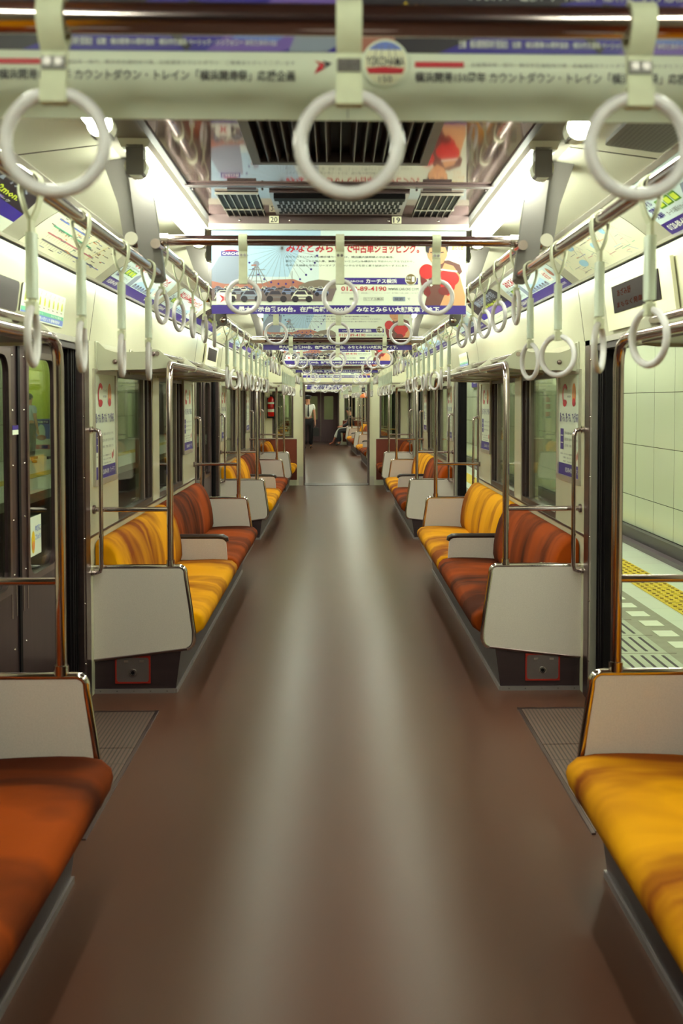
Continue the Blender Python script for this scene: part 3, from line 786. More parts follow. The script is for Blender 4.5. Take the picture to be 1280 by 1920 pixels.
def artwork_night(mb, W, H):
    """one sheet of the countdown-train advertisement"""
    R, P, TX = mb.rect, mb.poly, mb.text
    R(0, 0, W, H, 'paper', 1); b = .245 * H
    R(0, b, W, H, 'ink_night', 2)
    P([(.22 * W, b), (W, b), (W, .60 * H), (.80 * W, .52 * H), (.50 * W, .42 * H)], 'ink_night_blue', 3)
    P([(.66 * W, b), (.84 * W, b), (W, .33 * H), (W, .52 * H), (.85 * W, .47 * H)], 'ink_violet', 3.6)
    P([(.86 * W, b), (.95 * W, b), (W, .29 * H), (W, .38 * H), (.90 * W, .40 * H)], 'ink_tower', 4)
    mb.line(.48 * W, .46 * H, .62 * W, b + .003, .009, 'ink_night', 4.4); mb.line(.62 * W, .42 * H, .96 * W, .34 * H, .006, 'ink_night', 4.4)
    P([(.72 * W, .29 * H), (.80 * W, .36 * H), (.90 * W, .35 * H), (.83 * W, .28 * H)], 'ink_cornflower', 4.8)
    P([(0, b), (.13 * W, b), (.10 * W, .34 * H), (.0, .36 * H)], 'ink_brick', 3)
    rnd = random.Random(11)
    for k in range(60):
        x, y = rnd.uniform(.12, .62) * W, rnd.uniform(.33, .95) * H
        P(ell(x, y, rnd.uniform(.001, .004), None, 8), rnd.choice(['ink_yellow', 'ink_orange', 'ink_orange', 'ink_gold']), 5)
    TX('主催　横浜開港祭実行委員会', .27 * W, .262 * H, .39 * W, .292 * H, 'ink_white', 6, .01)
    TX('協賛：横浜開港150周年協会・横浜市交通局 ベーシック・シンフォニー みなとみらい21', .40 * W, .264 * H, .83 * W, .288 * H, 'ink_white', 6, .01)
    TX('みなとみらい・臨港パーク　入場無料　雨天中止　ライブ花火ショー', .29 * W, .435 * H, .86 * W, .475 * H, 'ink_white', 6, .01)
    cx, cy = .092 * W, .205 * H
    P(ell(cx, cy, .0295, None, 40), 'paper', 7); P(ell(cx, cy, .0265, None, 32), 'ink_map', 7.4); P(ell(cx, cy, .0265, None, 24, 38, 142), 'ink_cornflower', 7.8)
    for q in (-.015, -.006, .006, .015): mb.line(cx + q, cy - .002, cx + q * .7, cy + .022, .0009, 'ink_grey', 8)
    TX('YOKOHAMA', cx - .024, cy - .004, cx + .024, cy + .008, 'ink_dark', 8.4, .01); P([(cx - .024, cy - .006), (cx - .021, cy - .013), (cx + .021, cy - .013), (cx + .024, cy - .006), (cx, cy - .0045)], 'ink_red', 8.6)
    TX('150', cx - .008, cy - .024, cx + .008, cy - .016, 'ink_dark', 8.6)
    R(.164 * W, .194 * H, .283 * W, .214 * H, 'ink_red', 3)
    TX('主催横浜市・協力：横浜市交通局地下鉄　企画運営カウントダウン　ご乗車ありがとうございます', .30 * W, .197 * H, .875 * W, .212 * H, 'ink_grey', 3)
    TX('横浜開港150周年 カウントダウン・トレイン「横浜開港祭」応援企画', .164 * W, .138 * H, .875 * W, .178 * H, 'ink_dark', 3, .012)
    P([(.922 * W, .215 * H), (.935 * W, .20 * H), (.928 * W, .185 * H), (.922 * W, .165 * H), (.945 * W, .185 * H), (.945 * W, .205 * H)], 'ink_red', 4); P([(.94 * W, .215 * H), (.965 * W, .205 * H), (.945 * W, .185 * H), (.95 * W, .20 * H)], 'ink_dark', 4.4)
def hanging_poster(y, kind, label):
    z0, H = 1.85, .34
    r = thing('hanging_poster', label, 'poster', (0, y, z0))
    def sheet():
        mb = MB('paper').box(-.515, .0, 0, .515, .002, H)
        if kind == 'night':
            for u in (-.515, .0):
                mb.plane(PMat((u, -.0002, 0), (1, 0, 0), (0, 0, 1))); artwork_night(mb, .514, H)
            mb.rect(-.515 + .515, 0, -.515 + .516, H, 'ink_grey', 9)
        else:
            mb.plane(PMat((-.515, -.0002, 0), (1, 0, 0), (0, 0, 1))); artwork_big(mb, 1.03, H * .85); mb.rect(0, H * .85, .44, H, 'ink_sky', 1); mb.rect(.44, H * .85, 1.03, H, 'ink_sky_pale', 1)
        return mb
    part('sheet', r, sheet, ('sheet', kind))
    def hold():
        mb = MB('aluminium').box(-.525, -.014, H - .002, .525, .016, H + .022)
        mb.box(-.525, -.004, H + .022, .525, .004, 2.25 - z0, 'steel')
        for e in (-.40, -.2, .2, .40): mb.ball((e, -.016, H + .034), .005, 'chrome', 8)
        return mb
    hd = part('holder', r, hold, ('hold',))
    if kind == 'first':
        for x, t in ((-.262, '20'), (.232, '19')):
            def pl(t=t):
                mb = MB('cream_print').box(-.019, -.018, H + .024, .019, -.014, H + .052); mb.plane(PMat((0, -.0182, H + .027), (1, 0, 0), (0, 0, 1)))
                mb.text(t, -.014, 0, .014, .021, 'ink_dark', 1, .01); return mb
            part('number_plate', hd, pl, None, 'small plate reading ' + t, (x, 0, 0))
    return r

LEAN = (-.215 / .2728, .168 / .2728)
def side_ad(s, ya, yb, kind, label, group=None):
    L = yb - ya; H = .245; yo = ya if s < 0 else yb
    def f():
        mb = MB('paper'); pm = side_plane(s, 1.206, yo, 2.104, LEAN); mb.plane(pm)
        o = rrect(0, 0, L, H, .10, 8)
        ou = []
        for p in o: ou.append((p[0], p[1]) if p[1] > H * .55 else (min(max(p[0], 0), L) if 0 else (0 if p[0] < L / 2 else L) if p[1] < .12 else p[0], 0 if p[1] < .1 and (p[0] < .11 or p[0] > L - .11) else p[1]))
        out = [(0, 0), (L, 0)] + [(L - .13 + .13 * math.cos(math.radians(a)), H - .16 + .16 * math.sin(math.radians(a))) for a in range(0, 91, 12)] + [(.13 + .13 * math.cos(math.radians(a)), H - .16 + .16 * math.sin(math.radians(a))) for a in range(90, 181, 12)]
        n = len(out)
        front = [pm @ Vector((p[0], p[1], .004)) for p in out]; back = [pm @ Vector((p[0], p[1], -.0005)) for p in out]
        base = dict(night='ink_night', map='ink_map', ad='ink_sky_pale', city='ink_map')[kind]
        mb.add(front, [tuple(range(n))], base); mb.add(front + back, [(i, (i + 1) % n, n + (i + 1) % n, n + i) for i in range(n)], 'dark_metal')
        mb.plane(pm @ Matrix.Translation((0, 0, .004))); R, P, TX = mb.rect, mb.poly, mb.text
        rnd = random.Random(5)
        if kind == 'ad':
            R(.0, .0, L, .055, 'ink_indigo', 1); TX('0120-89-4190', .03, .015, .24, .043, 'ink_white', 2, .03); TX('www.carchs.com', .95 * L - .25, .018, L - .05, .040, 'ink_white', 2, .02)
            TX('みなとみらい中古車ショッピング。', .16, .165, L - .18, .222, 'ink_red', 2, .035)
            TX('オイル', .035, .135, .115, .16, 'ink_indigo', 2, .02); TX('交換永', .035, .105, .115, .13, 'ink_indigo', 2, .02); TX('久無料', .035, .075, .115, .1, 'ink_indigo', 2, .02)
            for k in range(3): R(.14 + .07 * k, .105, .20 + .07 * k, .145, 'ink_green', 2); R(.148 + .07 * k, .112, .192 + .07 * k, .138, 'ink_lime', 3)
            TX('メンテナンスアフター保証付', .14, .152, .34, .163, 'ink_dark', 2); TX('カーチス横浜のサービス', .14, .07, .34, .092, 'ink_grey', 2)
            P([(.38, .055), (.38, .12), (.42, .15), (.47, .15), (.48, .055)], 'ink_tower', 1.5)
            for k in range(7):
                x = .50 + .075 * k
                P([(x, .06), (x + .065, .06), (x + .065, .075), (x + .05, .09), (x + .015, .09), (x, .075)], rnd.choice(['ink_car_white', 'ink_car_blue', 'ink_tower']), 2); R(x + .018, .078, x + .047, .086, 'ink_glass', 3)
            P([(.50, .09), (.62, .13), (.80, .10), (.98, .125), (1.02, .06), (.5, .06)], 'ink_sky', 1.4)
            R(L - .27, .07, L - .17, .155, 'ink_white', 2); TX('検査', L - .26, .085, L - .18, .14, 'ink_red', 3)
            P(ell(L - .10, .12, .03), 'ink_brick', 2); P(ell(L - .10, .14, .014), 'ink_skin', 3)
        elif kind == 'night':
            P([(0, 0), (L, 0), (L, .10), (.5 * L, .12), (0, .10)], 'ink_night_blue', 1); P([(.3 * L, .06), (.7 * L, .06), (.8 * L, .12), (.4 * L, .13)], 'ink_violet', 1.6)
            R(0, 0, L, .055, 'paper', 2); TX('カウントダウン・トレイン「横浜開港祭」', .05, .018, L - .2, .034, 'ink_grey', 3)
            TX('横浜開港祭', .25 * L, .165, .9 * L, .225, 'ink_tower', 2, .01); TX('2008 6/1sun.-2mon.', .35 * L, .128, .88 * L, .155, 'ink_lime', 2, .03); TX('みなとみらい・臨港パーク', .4 * L, .108, .85 * L, .12, 'ink_white', 2)
            for k in range(30): P(ell(rnd.uniform(.02, .6) * L, rnd.uniform(.16, .22), rnd.uniform(.002, .006), None, 8), rnd.choice(['ink_orange', 'ink_yellow', 'ink_gold']), 1.5)
        elif kind == 'map':
            for k in range(5):
                x0 = .08 + k * .02; y0 = .20 - k * .037
                mb.line(x0, y0, x0 + .35 + .12 * k, y0, .007, ['ink_orange', 'ink_cornflower', 'ink_teal', 'ink_pink', 'ink_grey'][k], 2)
                for j in range(14): mb.line(x0 + .03 + .035 * j, y0 - .003, x0 + .03 + .035 * j, y0 - .022, .0022, 'ink_grey', 2)
            mb.line(.55, .06, .70, .20, .004, 'ink_teal', 2); mb.line(.70, .20, .95, .20, .004, 'ink_teal', 2); mb.line(.62, .05, 1.1, .05, .004, 'ink_cornflower', 2); mb.line(.8, .05, .9, .2, .004, 'ink_yellow', 2)
            for k in range(80):
                x, y = rnd.uniform(.08, L - .16), rnd.uniform(.02, .215); R(x, y, x + rnd.uniform(.02, .07), y + .0035, rnd.choice(['ink_grey', 'ink_tower', 'ink_trees', 'ink_orange']), 2.4)
            TX('横浜市営地下鉄路線図', .12, .215, .42, .230, 'ink_dark', 3); TX('湘南台　戸塚　上大岡　関内　横浜　新横浜　あざみ野', .2, .115, .9, .126, 'ink_dark', 3)
        else:
            for k in range(70):
                x, y = rnd.uniform(.06, L - .16), rnd.uniform(.02, .21); a = rnd.choice([0, PI / 2, PI / 4, -PI / 4, 0]); d = rnd.uniform(.03, .12)
                x2, y2 = min(L - .08, x + d * math.cos(a)), min(.225, max(.01, y + d * math.sin(a)))
                if abs(x2 - x) + abs(y2 - y) > .008: mb.line(x, y, x2, y2, .0022, rnd.choice(['ink_tower', 'ink_sky', 'ink_trees', 'ink_grey', 'ink_orange', 'ink_pink', 'ink_teal', 'ink_cornflower']), 2)
            for x, y, a, b in ((.35, .17, .05, .02), (.62, .12, .035, .018), (.3, .07, .06, .022), (.85, .16, .03, .02)): P(ell(x * L / 1.15, y, a, b), 'ink_lake', 1.5)
        return mb
    return solo('side_advertisement', label, 'advertisement', f, None, (0, 0, 0), 0, group)

def wall_poster(s, ya, label, group=None):
    W, H, z0 = .50, .56, 1.09
    yo = ya if s < 0 else ya + W
    r = thing('framed_poster', label, 'poster', (s * WX, ya + W / 2, z0), 0, group)
    def f():
        mb = MB('aluminium'); pm = side_plane(s, 0, W / 2 * s, 0); mb.plane(pm)
        mb.plate_hole((-.012, -.03, W + .012, H + .012), (0.008, .0, W - .008, H - .012, .006), 'aluminium', (0, .012)); return mb
    part('frame', r, f, ('wpf', s))
    def g():
        mb = MB('paper'); mb.plane(side_plane(s, -.003, W / 2 * s, 0)); R, P, TX = mb.rect, mb.poly, mb.text
        R(0, 0, W, H, 'paper', 0)
        mb.arc(.15, .44, .062, .062, .024, 'ink_red', 2, 28, 40, 320); P(ell(.36, .44, .042, .062), 'ink_orange', 2); P(ell(.36, .40, .036, .022), 'ink_red', 3); P(ell(.36, .455, .018, .03), 'ink_skin', 3)
        P(ell(.145, .396, .045, .02), 'ink_red', 2.5)
        TX('で、ゆっくり', .215, .455, .30, .47, 'ink_dark', 2); TX('横浜開港祭へ', .21, .425, .30, .438, 'ink_dark', 2); TX('おしらせ', .03, .475, .045, .52, 'ink_red', 2)
        TX('買っても、売っても、アイがある。', .03, .29, .47, .345, 'ink_indigo', 2, .02)
        R(.045, .14, .125, .255, 'ink_indigo', 2); R(.055, .175, .115, .18, 'paper', 3); R(.055, .215, .115, .22, 'paper', 3)
        for k, t in enumerate(('ご売却のご相談からお車のお買い上げまで安心', '豊富な在庫からお選びいただけるカーチス横浜', '査定は無料、お気軽にお電話ください')): TX(t, .15, .225 - .034 * k, .45, .24 - .034 * k, 'ink_grey', 2)
        for k, t in enumerate(('横浜店　みなとみらい大観覧車すぐ下', '営業時間　十時より二十時　年中無休', '电話　0120-89-4190')): TX(t, .12 if k else .05, .112 - .02 * k, .38, .122 - .02 * k, 'ink_dark', 2)
        P(ell(.42, .11, .014, .02), 'ink_red', 2); P(ell(.45, .12, .01, .022), 'ink_brick', 2)
        R(0, .0, W, .065, 'ink_indigo', 2); TX('0120-89-4190', .17, .018, .33, .045, 'ink_white', 3, .02); TX('カーチス', .36, .02, .47, .048, 'ink_white', 3)
        return mb
    part('sheet', r, g, ('wps', s))
    return r
def bud_sticker(s, yc, label, group=None):
    W, H = .62, .135; yo = yc - W / 2 if s < 0 else yc + W / 2
    def f():
        lean = (-.04 / .295, .292 / .295)
        mb = MB('paper'); pm = side_plane(s, WX - .007, yo, 1.825, lean); mb.plane(pm)
        o = rrect(0, 0, W, H, .012, 4)
        fr = [pm @ Vector((p[0], p[1], .004)) for p in o]; bk = [pm @ Vector((p[0], p[1], -.001)) for p in o]; n = len(o)
        mb.add(fr, [tuple(range(n))], 'paper'); mb.add(fr + bk, [(i, (i + 1) % n, n + (i + 1) % n, n + i) for i in range(n)], 'bracket_grey')
        mb.plane(pm @ Matrix.Translation((0, 0, .004)))
        for k in range(9):
            x = .045 + .066 * k
            mb.poly([(x - .010, .070), (x + .010, .070), (x + .012, .082), (x + .006, .102), (x - .003, .106), (x - .010, .095)], 'ink_lime', 1); mb.poly([(x + .0, .074), (x + .008, .074), (x + .009, .09), (x + .003, .098)], 'ink_yellow', 2)
            mb.line(x - .012, .125, x - .003, .112, .003, 'ink_car_blue', 1); mb.line(x + .012, .127, x + .003, .113, .003, 'ink_green', 1)
            mb.rect(x - .010, .058, x - .002, .063, 'ink_dark', 1); mb.rect(x + .001, .058, x + .011, .062, 'ink_brick', 1)
        mb.rect(0.004, .030, W - .004, .046, 'ink_teal', 1); mb.rect(.004, .006, W - .004, .030, 'ink_cornflower', 1)
        mb.text('春の車内美化キャンペーン', .08, .033, .30, .043, 'ink_white', 2); mb.text('みどりの協会', .42, .033, .58, .043, 'ink_white', 2); mb.text('手と手をつなぐ駅の花だより運動実施中', .06, .010, .56, .025, 'ink_white', 2, .01)
        return mb
    return solo('flower_sticker', label, 'sticker', f, None, (0, 0, 0), 0, group)
def led_display(s, yc, label, lit=True):
    lean = (-.04 / .295, .292 / .295)
    r = thing('display_board', label, 'display', (0, 0, 0))
    def cs():
        mb = MB('cream_print'); pm = side_plane(s, WX - .012, yc + s * .46, 1.815, lean); mb.plane(pm)
        V = [pm @ Vector(p) for p in ((0, 0, .012), (.92, 0, .012), (.92, .215, .012), (0, .215, .012), (0, 0, -.002), (.92, 0, -.002), (.92, .215, -.002), (0, .215, -.002))]
        return mb.add(V, [(0, 1, 2, 3), (4, 7, 6, 5), (0, 4, 5, 1), (1, 5, 6, 2), (2, 6, 7, 3), (3, 7, 4, 0)], 'cream_print')
    ca = part('casing', r, cs, None)
    def sc():
        mb = MB('screen_dark'); pm = side_plane(s, WX - .024, yc + s * .46, 1.815, lean); mb.plane(pm)
        V = [pm @ Vector((u, v, l)) for l in (.004, -.002) for u, v in ((.14, .07), (.78, .07), (.78, .185), (.14, .185))]
        mb.add(V, [(0, 1, 2, 3), (0, 4, 5, 1), (1, 5, 6, 2), (2, 6, 7, 3), (3, 7, 4, 0)], 'screen_dark')
        if lit:
            mb.plane(pm @ Matrix.Translation((0, 0, .004))); mb.text('あざみ野', .22, .135, .42, .165, 'led_dim', 1); mb.text('まもなく発車', .20, .088, .56, .112, 'led_dim', 1)
        return mb
    part('screen', ca, sc, None, 'dark screen')
    return r
# ------------------------------------------------------------------ assemble a car
NEXT = {'window': 1, 'door': 1, 'trim': 1}
def nid(k):
    NEXT[k] += 1; return NEXT[k] - 1
CAR1 = Matrix.Identity(4)
Y_END = 17.9
DOORS = [4.15, 9.87, 15.59]
def windows_in(a, b):
    L = b - a
    if L > 3: c = (a + b) / 2; return [(c - 1.23, c - .12), (c + .12, c + 1.23)]
    return [((a + b) / 2 - .38, (a + b) / 2 + .42)] if L > 1 else []
BN = ['nearest', 'second', 'third', 'short end']
for s in (-1, 1):
    T = CAR1; sd = SN[s]
    benches = [(-.54, 3.12), (5.18, 8.84), (10.90, 14.56), (16.62, 17.86)]
    wb = [(a, b, windows_in(a, b)) for a, b in benches]
    wall('wall_%s' % sd, s, -4.2, Y_END, DOORS, wb)
    for a, b, ws in wb:
        for w in ws: window(nid('window'), s, *w)
    for d in DOORS:
        jamb(nid('trim'), s, d, s > 0)
        if s < 0: door_leaf_pair(nid('door'), s, d)
    nf = ('yellow', 'orange') if s < 0 else ('orange', 'yellow')
    where = ['nearest the camera', 'between nearest and middle doors', 'between middle and far doors']
    for i, (a, b) in enumerate(benches[:3]):
        bench(s, a, b, nf[0], nf[1], '%s bench %s, %s front half and %s far half' % (sd, where[i], nf[0], nf[1]) if i else
              '%s bench nearest the camera, %s velvet cushion running out of frame' % (sd, nf[1]), 'velvet bench seats along the walls')
        if i: partition(s, a, 1, 'white seat end panel with chrome edge, near end of the %s %s bench' % (ORD[i], 'full ' + sd))
        else: pass
        partition(s, b, -1, ('white seat end panel behind the %s seat cushion nearest the camera' % sd) if i == 0 else 'white seat end panel closing the far end of the %s full %s bench' % (ORD[i], sd))
    bench(s, benches[3][0], benches[3][1], nf[0], nf[1], 'short %s velvet seat on the %s against the end wall' % (nf[0], sd), 'velvet bench seats along the walls', arm=False)
    partition(s, benches[3][0], 1, 'white seat end panel at the short %s seat by the end wall' % sd)
    rack(s, -.54, 3.12, 'steel luggage rack over the %s bench nearest the camera' % sd)
    rack(s, 5.18, 8.84, 'steel luggage rack over the first full %s bench' % sd)
    rack(s, 10.90, 14.56, 'steel luggage rack over the second full %s bench' % sd)
    rack(s, 16.62, 17.89, 'short steel luggage rack at the %s end wall' % sd)
    # strap rails
    side_rail(s, -.30, 3.38, 1.918, 'steel strap rail over the nearest %s bench' % sd, bracket=1)
    for k, d in enumerate(DOORS):
        side_rail(s, d - .82, d + 1.12, 2.01, 'raised steel strap rail in front of the %s %s doors' % (['nearest', 'middle', 'far'][k], sd))
    for k, y in enumerate((5.30, 11.02)):
        side_rail(s, y, y + 3.74, 1.918, 'low steel strap rail along the %s full %s bench' % (ORD[k], sd), bracket=2)
    side_rail(s, 16.74, 17.86, 1.918, 'short steel strap rail over the %s end seat' % sd, bracket=-1)
    near_y = (1.57, 1.98, 2.36, 2.80, 3.20)
    rnd = random.Random(20 + s)
    for k, y in enumerate(near_y):
        if k == 0: continue
        strap('side', (s * .60, y, 1.918), PI / 2, 'long sleeved hanging strap, %s from the camera above the nearest %s bench' % (ORD[k - 1], sd), 'sleeved straps over the nearest benches', round((.12 if s < 0 else [.0, .35, -.45, .75, .3][k]) , 2))
    for j, d in enumerate(DOORS):
        for k in range(5):
            strap('door', (s * .60, d - .70 + .37 * k, 2.01), PI / 2, 'short hanging strap, %s from the camera in front of the %s %s doors' % (ORD[k], ['nearest', 'middle', 'far'][j], sd), 'short straps in front of the doors', rnd.choice([-.2, 0, .15, .3]), simple=j > 0)
    for j, y0 in enumerate((5.5, 11.22)):
        for k in range(9):
            strap('side', (s * .60, y0 + .4 * k, 1.918), PI / 2, 'sleeved hanging strap, %s from the camera over the %s full %s bench' % (ORD[k], ORD[j], sd), 'sleeved straps over the full benches', rnd.choice([-.35, -.15, 0, .1, .25, .45]), simple=j > 0)
    for k in range(3):
        strap('side', (s * .60, 16.95 + .36 * k, 1.918), PI / 2, 'sleeved hanging strap, %s from the camera by the %s end seat' % (ORD[k], sd), 'sleeved straps over the end seats', rnd.choice([-.2, 0, .2]), simple=True)
    lamp(s, -.85, 'fluorescent ceiling lamp behind the camera in the %s row' % sd)
    for k in range(1, 10):
        y = -.66 + 1.907 * k; L = 1.45 if y + 1.45 < Y_END else Y_END - y - .05
        if k == 9: L = 1.20
        lamp(s, y, 'fluorescent ceiling lamp, %s from the camera in the %s row' % (ORD[k - 1], sd), L)
    # printed matter on the sides
    mids = [(2.40, 3.66), (3.86, 5.06), (5.22, 6.55), (6.70, 8.02), (8.18, 9.5), (9.62, 10.75), (10.9, 12.2), (12.35, 13.65), (13.8, 15.1), (15.25, 16.4), (16.55, 17.75)]
    kinds = ['night', 'map', 'ad', 'ad', 'night', 'city', 'ad', 'night', 'ad', 'map', 'ad'] if s < 0 else ['ad', 'city', 'ad', 'night', 'ad', 'map', 'ad', 'ad', 'night', 'city', 'ad']
    say = dict(night='dark night-view festival advertisement', map='pale subway line map', city='pale street map with blue patches', ad='blue and white car shop advertisement')
    for k, ((a, b), kd) in enumerate(zip(mids, kinds)):
        side_ad(s, a, b, kd, '%s, %s panel from the camera along the upper %s wall' % (say[kd], ORD[k], sd), 'panels along the upper %s wall' % sd)
    for k, (a, tx) in enumerate(((5.20, 'near end of the first full'), (8.24, 'far end of the first full'), (10.92, 'near end of the second full'), (13.96, 'far end of the second full'))):
        wall_poster(s, a, 'framed poster with big red C, %s wall, %s bench' % (sd, tx), 'framed posters beside the windows')
hanging_poster(1.28, 'night', 'nearest hanging poster, white lower half with dark text and purple night scene')
hanging_poster(4.13, 'first', 'hanging poster of ferris wheel, parked cars and boxer, nearest of these, between first lamps')
for k, y in enumerate((7.045, 9.85, 12.76, 15.57)):
    hanging_poster(y, 'next', 'hanging car poster with boxer, %s one behind the nearest' % ORD[k])
rows = [(1.13, False, 'lowest and nearest cross rail at the top of the picture', 'nearest row at the top of the picture'), (3.40, True, 'ball-ended cross rail in front of the ferris wheel poster', 'row in front of the ferris wheel poster'),
        (5.25, True, 'ball-ended cross rail just behind the ferris wheel poster', 'row just behind the ferris wheel poster'), (6.99, False, 'low cross rail over the middle of the first full benches', 'row amid the first full benches'),
        (9.12, True, 'ball-ended cross rail before the middle doors', 'row before the middle doors'), (10.97, True, 'ball-ended cross rail past the middle doors', 'row past the middle doors'),
        (12.70, False, 'low cross rail over the second full benches', 'row amid the second full benches'), (14.84, True, 'ball-ended cross rail before the far doors', 'row before the far doors'), (16.69, True, 'ball-ended cross rail past the far doors', 'row past the far doors')]
for y, high, lab, rl in rows:
    cross_rail(y, high, lab)
    for x, w in ((-.322, 'left'), (.0, 'middle'), (.322, 'right')):
        strap('cross_high' if high else 'cross_low', (x, y, 2.032 if high else 1.918), 0, '%s ring strap facing the camera in the %s' % (w, rl), 'straps on the cross rails', 0, simple=y > 8)
led_display(1, 4.13, 'cream display board with dark unlit-looking screen over the nearest right doors')
led_display(-1, 9.87, 'cream display board with dark screen over the middle left doors', False)
bud_sticker(-1, 4.28, 'white and blue flower bud sticker over the nearest left doors', 'flower bud stickers over the doors')
bud_sticker(1, 9.87, 'flower bud sticker over the middle right doors', 'flower bud stickers over the doors')
def dark_plate():
    mb = MB('bracket_grey'); pm = side_plane(-1, WX - .008, 3.3, 1.835, (-.04 / .295, .292 / .295)); mb.plane(pm)
    V = [pm @ Vector((u, v, l)) for l in (.008, -.001) for u, v in rrect(0, 0, .62, .12, .02, 3)]; n = len(V) // 2
    mb.add(V, [tuple(range(n))] + [(i, (i + 1) % n, n + (i + 1) % n, n + i) for i in range(n)], 'dark_metal'); return mb
solo('dark_screen', 'dark screen left of the flower bud sticker over the nearest left doors', 'screen', dark_plate)

def floor1():
    mb = MB('floor_lino').box(-1.25, -4.2, -.05, 1.25, Y_END + .02, 0)
    mb.box(-.56, Y_END - .02, 0, .56, Y_END + .10, .006, 'dark_metal'); return mb
struct('floor', floor1)
ceiling('ceiling', -4.2, Y_END, DOORS)
struct('wall_back', lambda: MB('door_steel').box(-1.37, -4.3, -.05, 1.37, -4.2, 2.33))
end_wall('wall_front', Y_END, 1, '4913')
for s in (-1, 1): end_window(nid('window'), s, Y_END)
for s in (-1, 1):
    for d, nm in zip(DOORS, ('nearest', 'middle', 'far')):
        def mat_():
            mb = MB('rib_mat').box(s * .885, -.70, 0, s * 1.26, .19, .004)
            mb.box(s * .885, .195, 0, s * 1.26, .70, .004)
            mb.box(s * .868, -.72, 0, s * .882, .72, .006, 'steel'); mb.box(s * .868, .70, 0, s * 1.26, .715, .006, 'steel'); return mb
        solo('threshold_plate', 'ribbed floor plate in front of the %s %s doors' % (nm, SN[s]), 'floor plate', mat_, ('mat', s), (0, d, 0))

# ceiling vents
def louvre():
    mb = MB('dark_metal').box(-.26, -.45, -.003, .26, .45, 0, 'black')
    mb.plane(PMat((0, 0, -.03), (1, 0, 0), (0, 1, 0))); mb.plate_hole((-.265, -.455, .265, .455), (-.24, -.43, .24, .43, .005), 'bracket_grey', (-.006, .03))
    for k in range(17):
        x = -.232 + .029 * k; t = .012 if k < 8 else (-.012 if k > 8 else 0)
        mb.prism([(x - t - .0012, -.034), (x - t + .0012, -.034), (x + .0012, -.003), (x - .0012, -.003)], 'y', -.43, .43, 'window_frame')
    for q in (-.43, .43): mb.box(-.25, q - .004, -.034, .25, q + .004, -.003)
    return mb
def perforated():
    mb = MB('aluminium').box(-.25, -.215, -.012, .25, .215, -.001, 'steel')
    mb.box(-.235, -.205, -.03, .235, -.15, -.012, 'black')
    for j in range(9):
        for k in range(24):
            x = -.235 + .0195 * k + (.0095 if (j // 2) % 2 else 0)
            if x > .225: continue
            mb.box(x, -.14 + .037 * j, -.0135, x + .013, -.14 + .037 * j + .026, -.012, 'black')
    return mb
def small_louvre():
    mb = MB('window_frame').box(-.075, -.3, -.004, .075, .3, -.001, 'black')
    for k in range(7): mb.box(-.075 + .024 * k, -.3, -.009, -.0725 + .024 * k, .3, -.002, 'aluminium')
    for q in (-.3, 0, .3): mb.box(-.078, q - .004, -.010, .078, q + .004, -.002, 'aluminium')
    return mb
def seam():
    mb = MB('steel').box(-.535, -.022, -.008, .535, -.006, -.001)
    mb.box(-.535, .0, -.008, .535, .012, -.001); mb.box(-.535, -.006, -.004, .535, .0, -.001, 'black')
    for q in (-.34, .34):
        mb.box(q - .05, -.012, -.02, q + .05, .004, -.012, 'dark_metal')
    for q in (-.51, -.27, .27, .51): mb.ball((q, .012, -.013), .005, 'dark_metal', 8)
    return mb
VN = ['nearest', 'middle', 'far']
for k in range(3):
    y = PY * k
    solo('ceiling_vent', 'large slatted ceiling vent, %s one, in the middle of the glossy ceiling' % VN[k], 'vent', louvre, ('louvre',), (0, y + 2.65, 2.25), 0, 'large ceiling vents')
    solo('ceiling_grille', 'perforated ceiling grille, %s one, above a hanging poster' % VN[k], 'vent', perforated, ('perf',), (0, y + 4.03 - .18, 2.25), 0, 'perforated ceiling grilles')
    for s in (-1, 1):
        solo('side_vent', 'small black ceiling louvre, %s one, %s of the perforated grille' % (VN[k], SN[s]), 'vent', small_louvre, ('sml',), (s * .37, y + 3.98, 2.25), 0, 'small ceiling louvres')
    solo('ceiling_seam_trim', 'metal strip with latches across the ceiling, %s one' % VN[k], 'trim strip', seam, ('seam',), (0, y + 3.56, 2.25), 0, 'metal strips across the ceiling')
def speaker():
    mb = MB('bracket_grey'); pm = PMat((.80, 2.72, 2.285), (1, 0, -.13), (0, 1, 0)); mb.plane(pm)
    V = [pm @ Vector((u, v, l)) for l in (-.012, .01) for u, v in rrect(0, 0, .18, .36, .015, 3)]; n = len(V) // 2
    mb.add(V, [tuple(range(n)), tuple(range(n, 2 * n))] + [(i, (i + 1) % n, n + (i + 1) % n, n + i) for i in range(n)], 'bracket_grey')
    for i in range(12):
        for j in range(22): mb.poly([pm_ for pm_ in [(.014 + .0135 * i, .02 + .015 * j), (.021 + .0135 * i, .02 + .015 * j), (.021 + .0135 * i, .027 + .015 * j), (.014 + .0135 * i, .027 + .015 * j)]], 'dark_metal', -22)
    return mb
solo('speaker_grille', 'small perforated speaker grille on the sloping right ceiling', 'speaker', speaker)

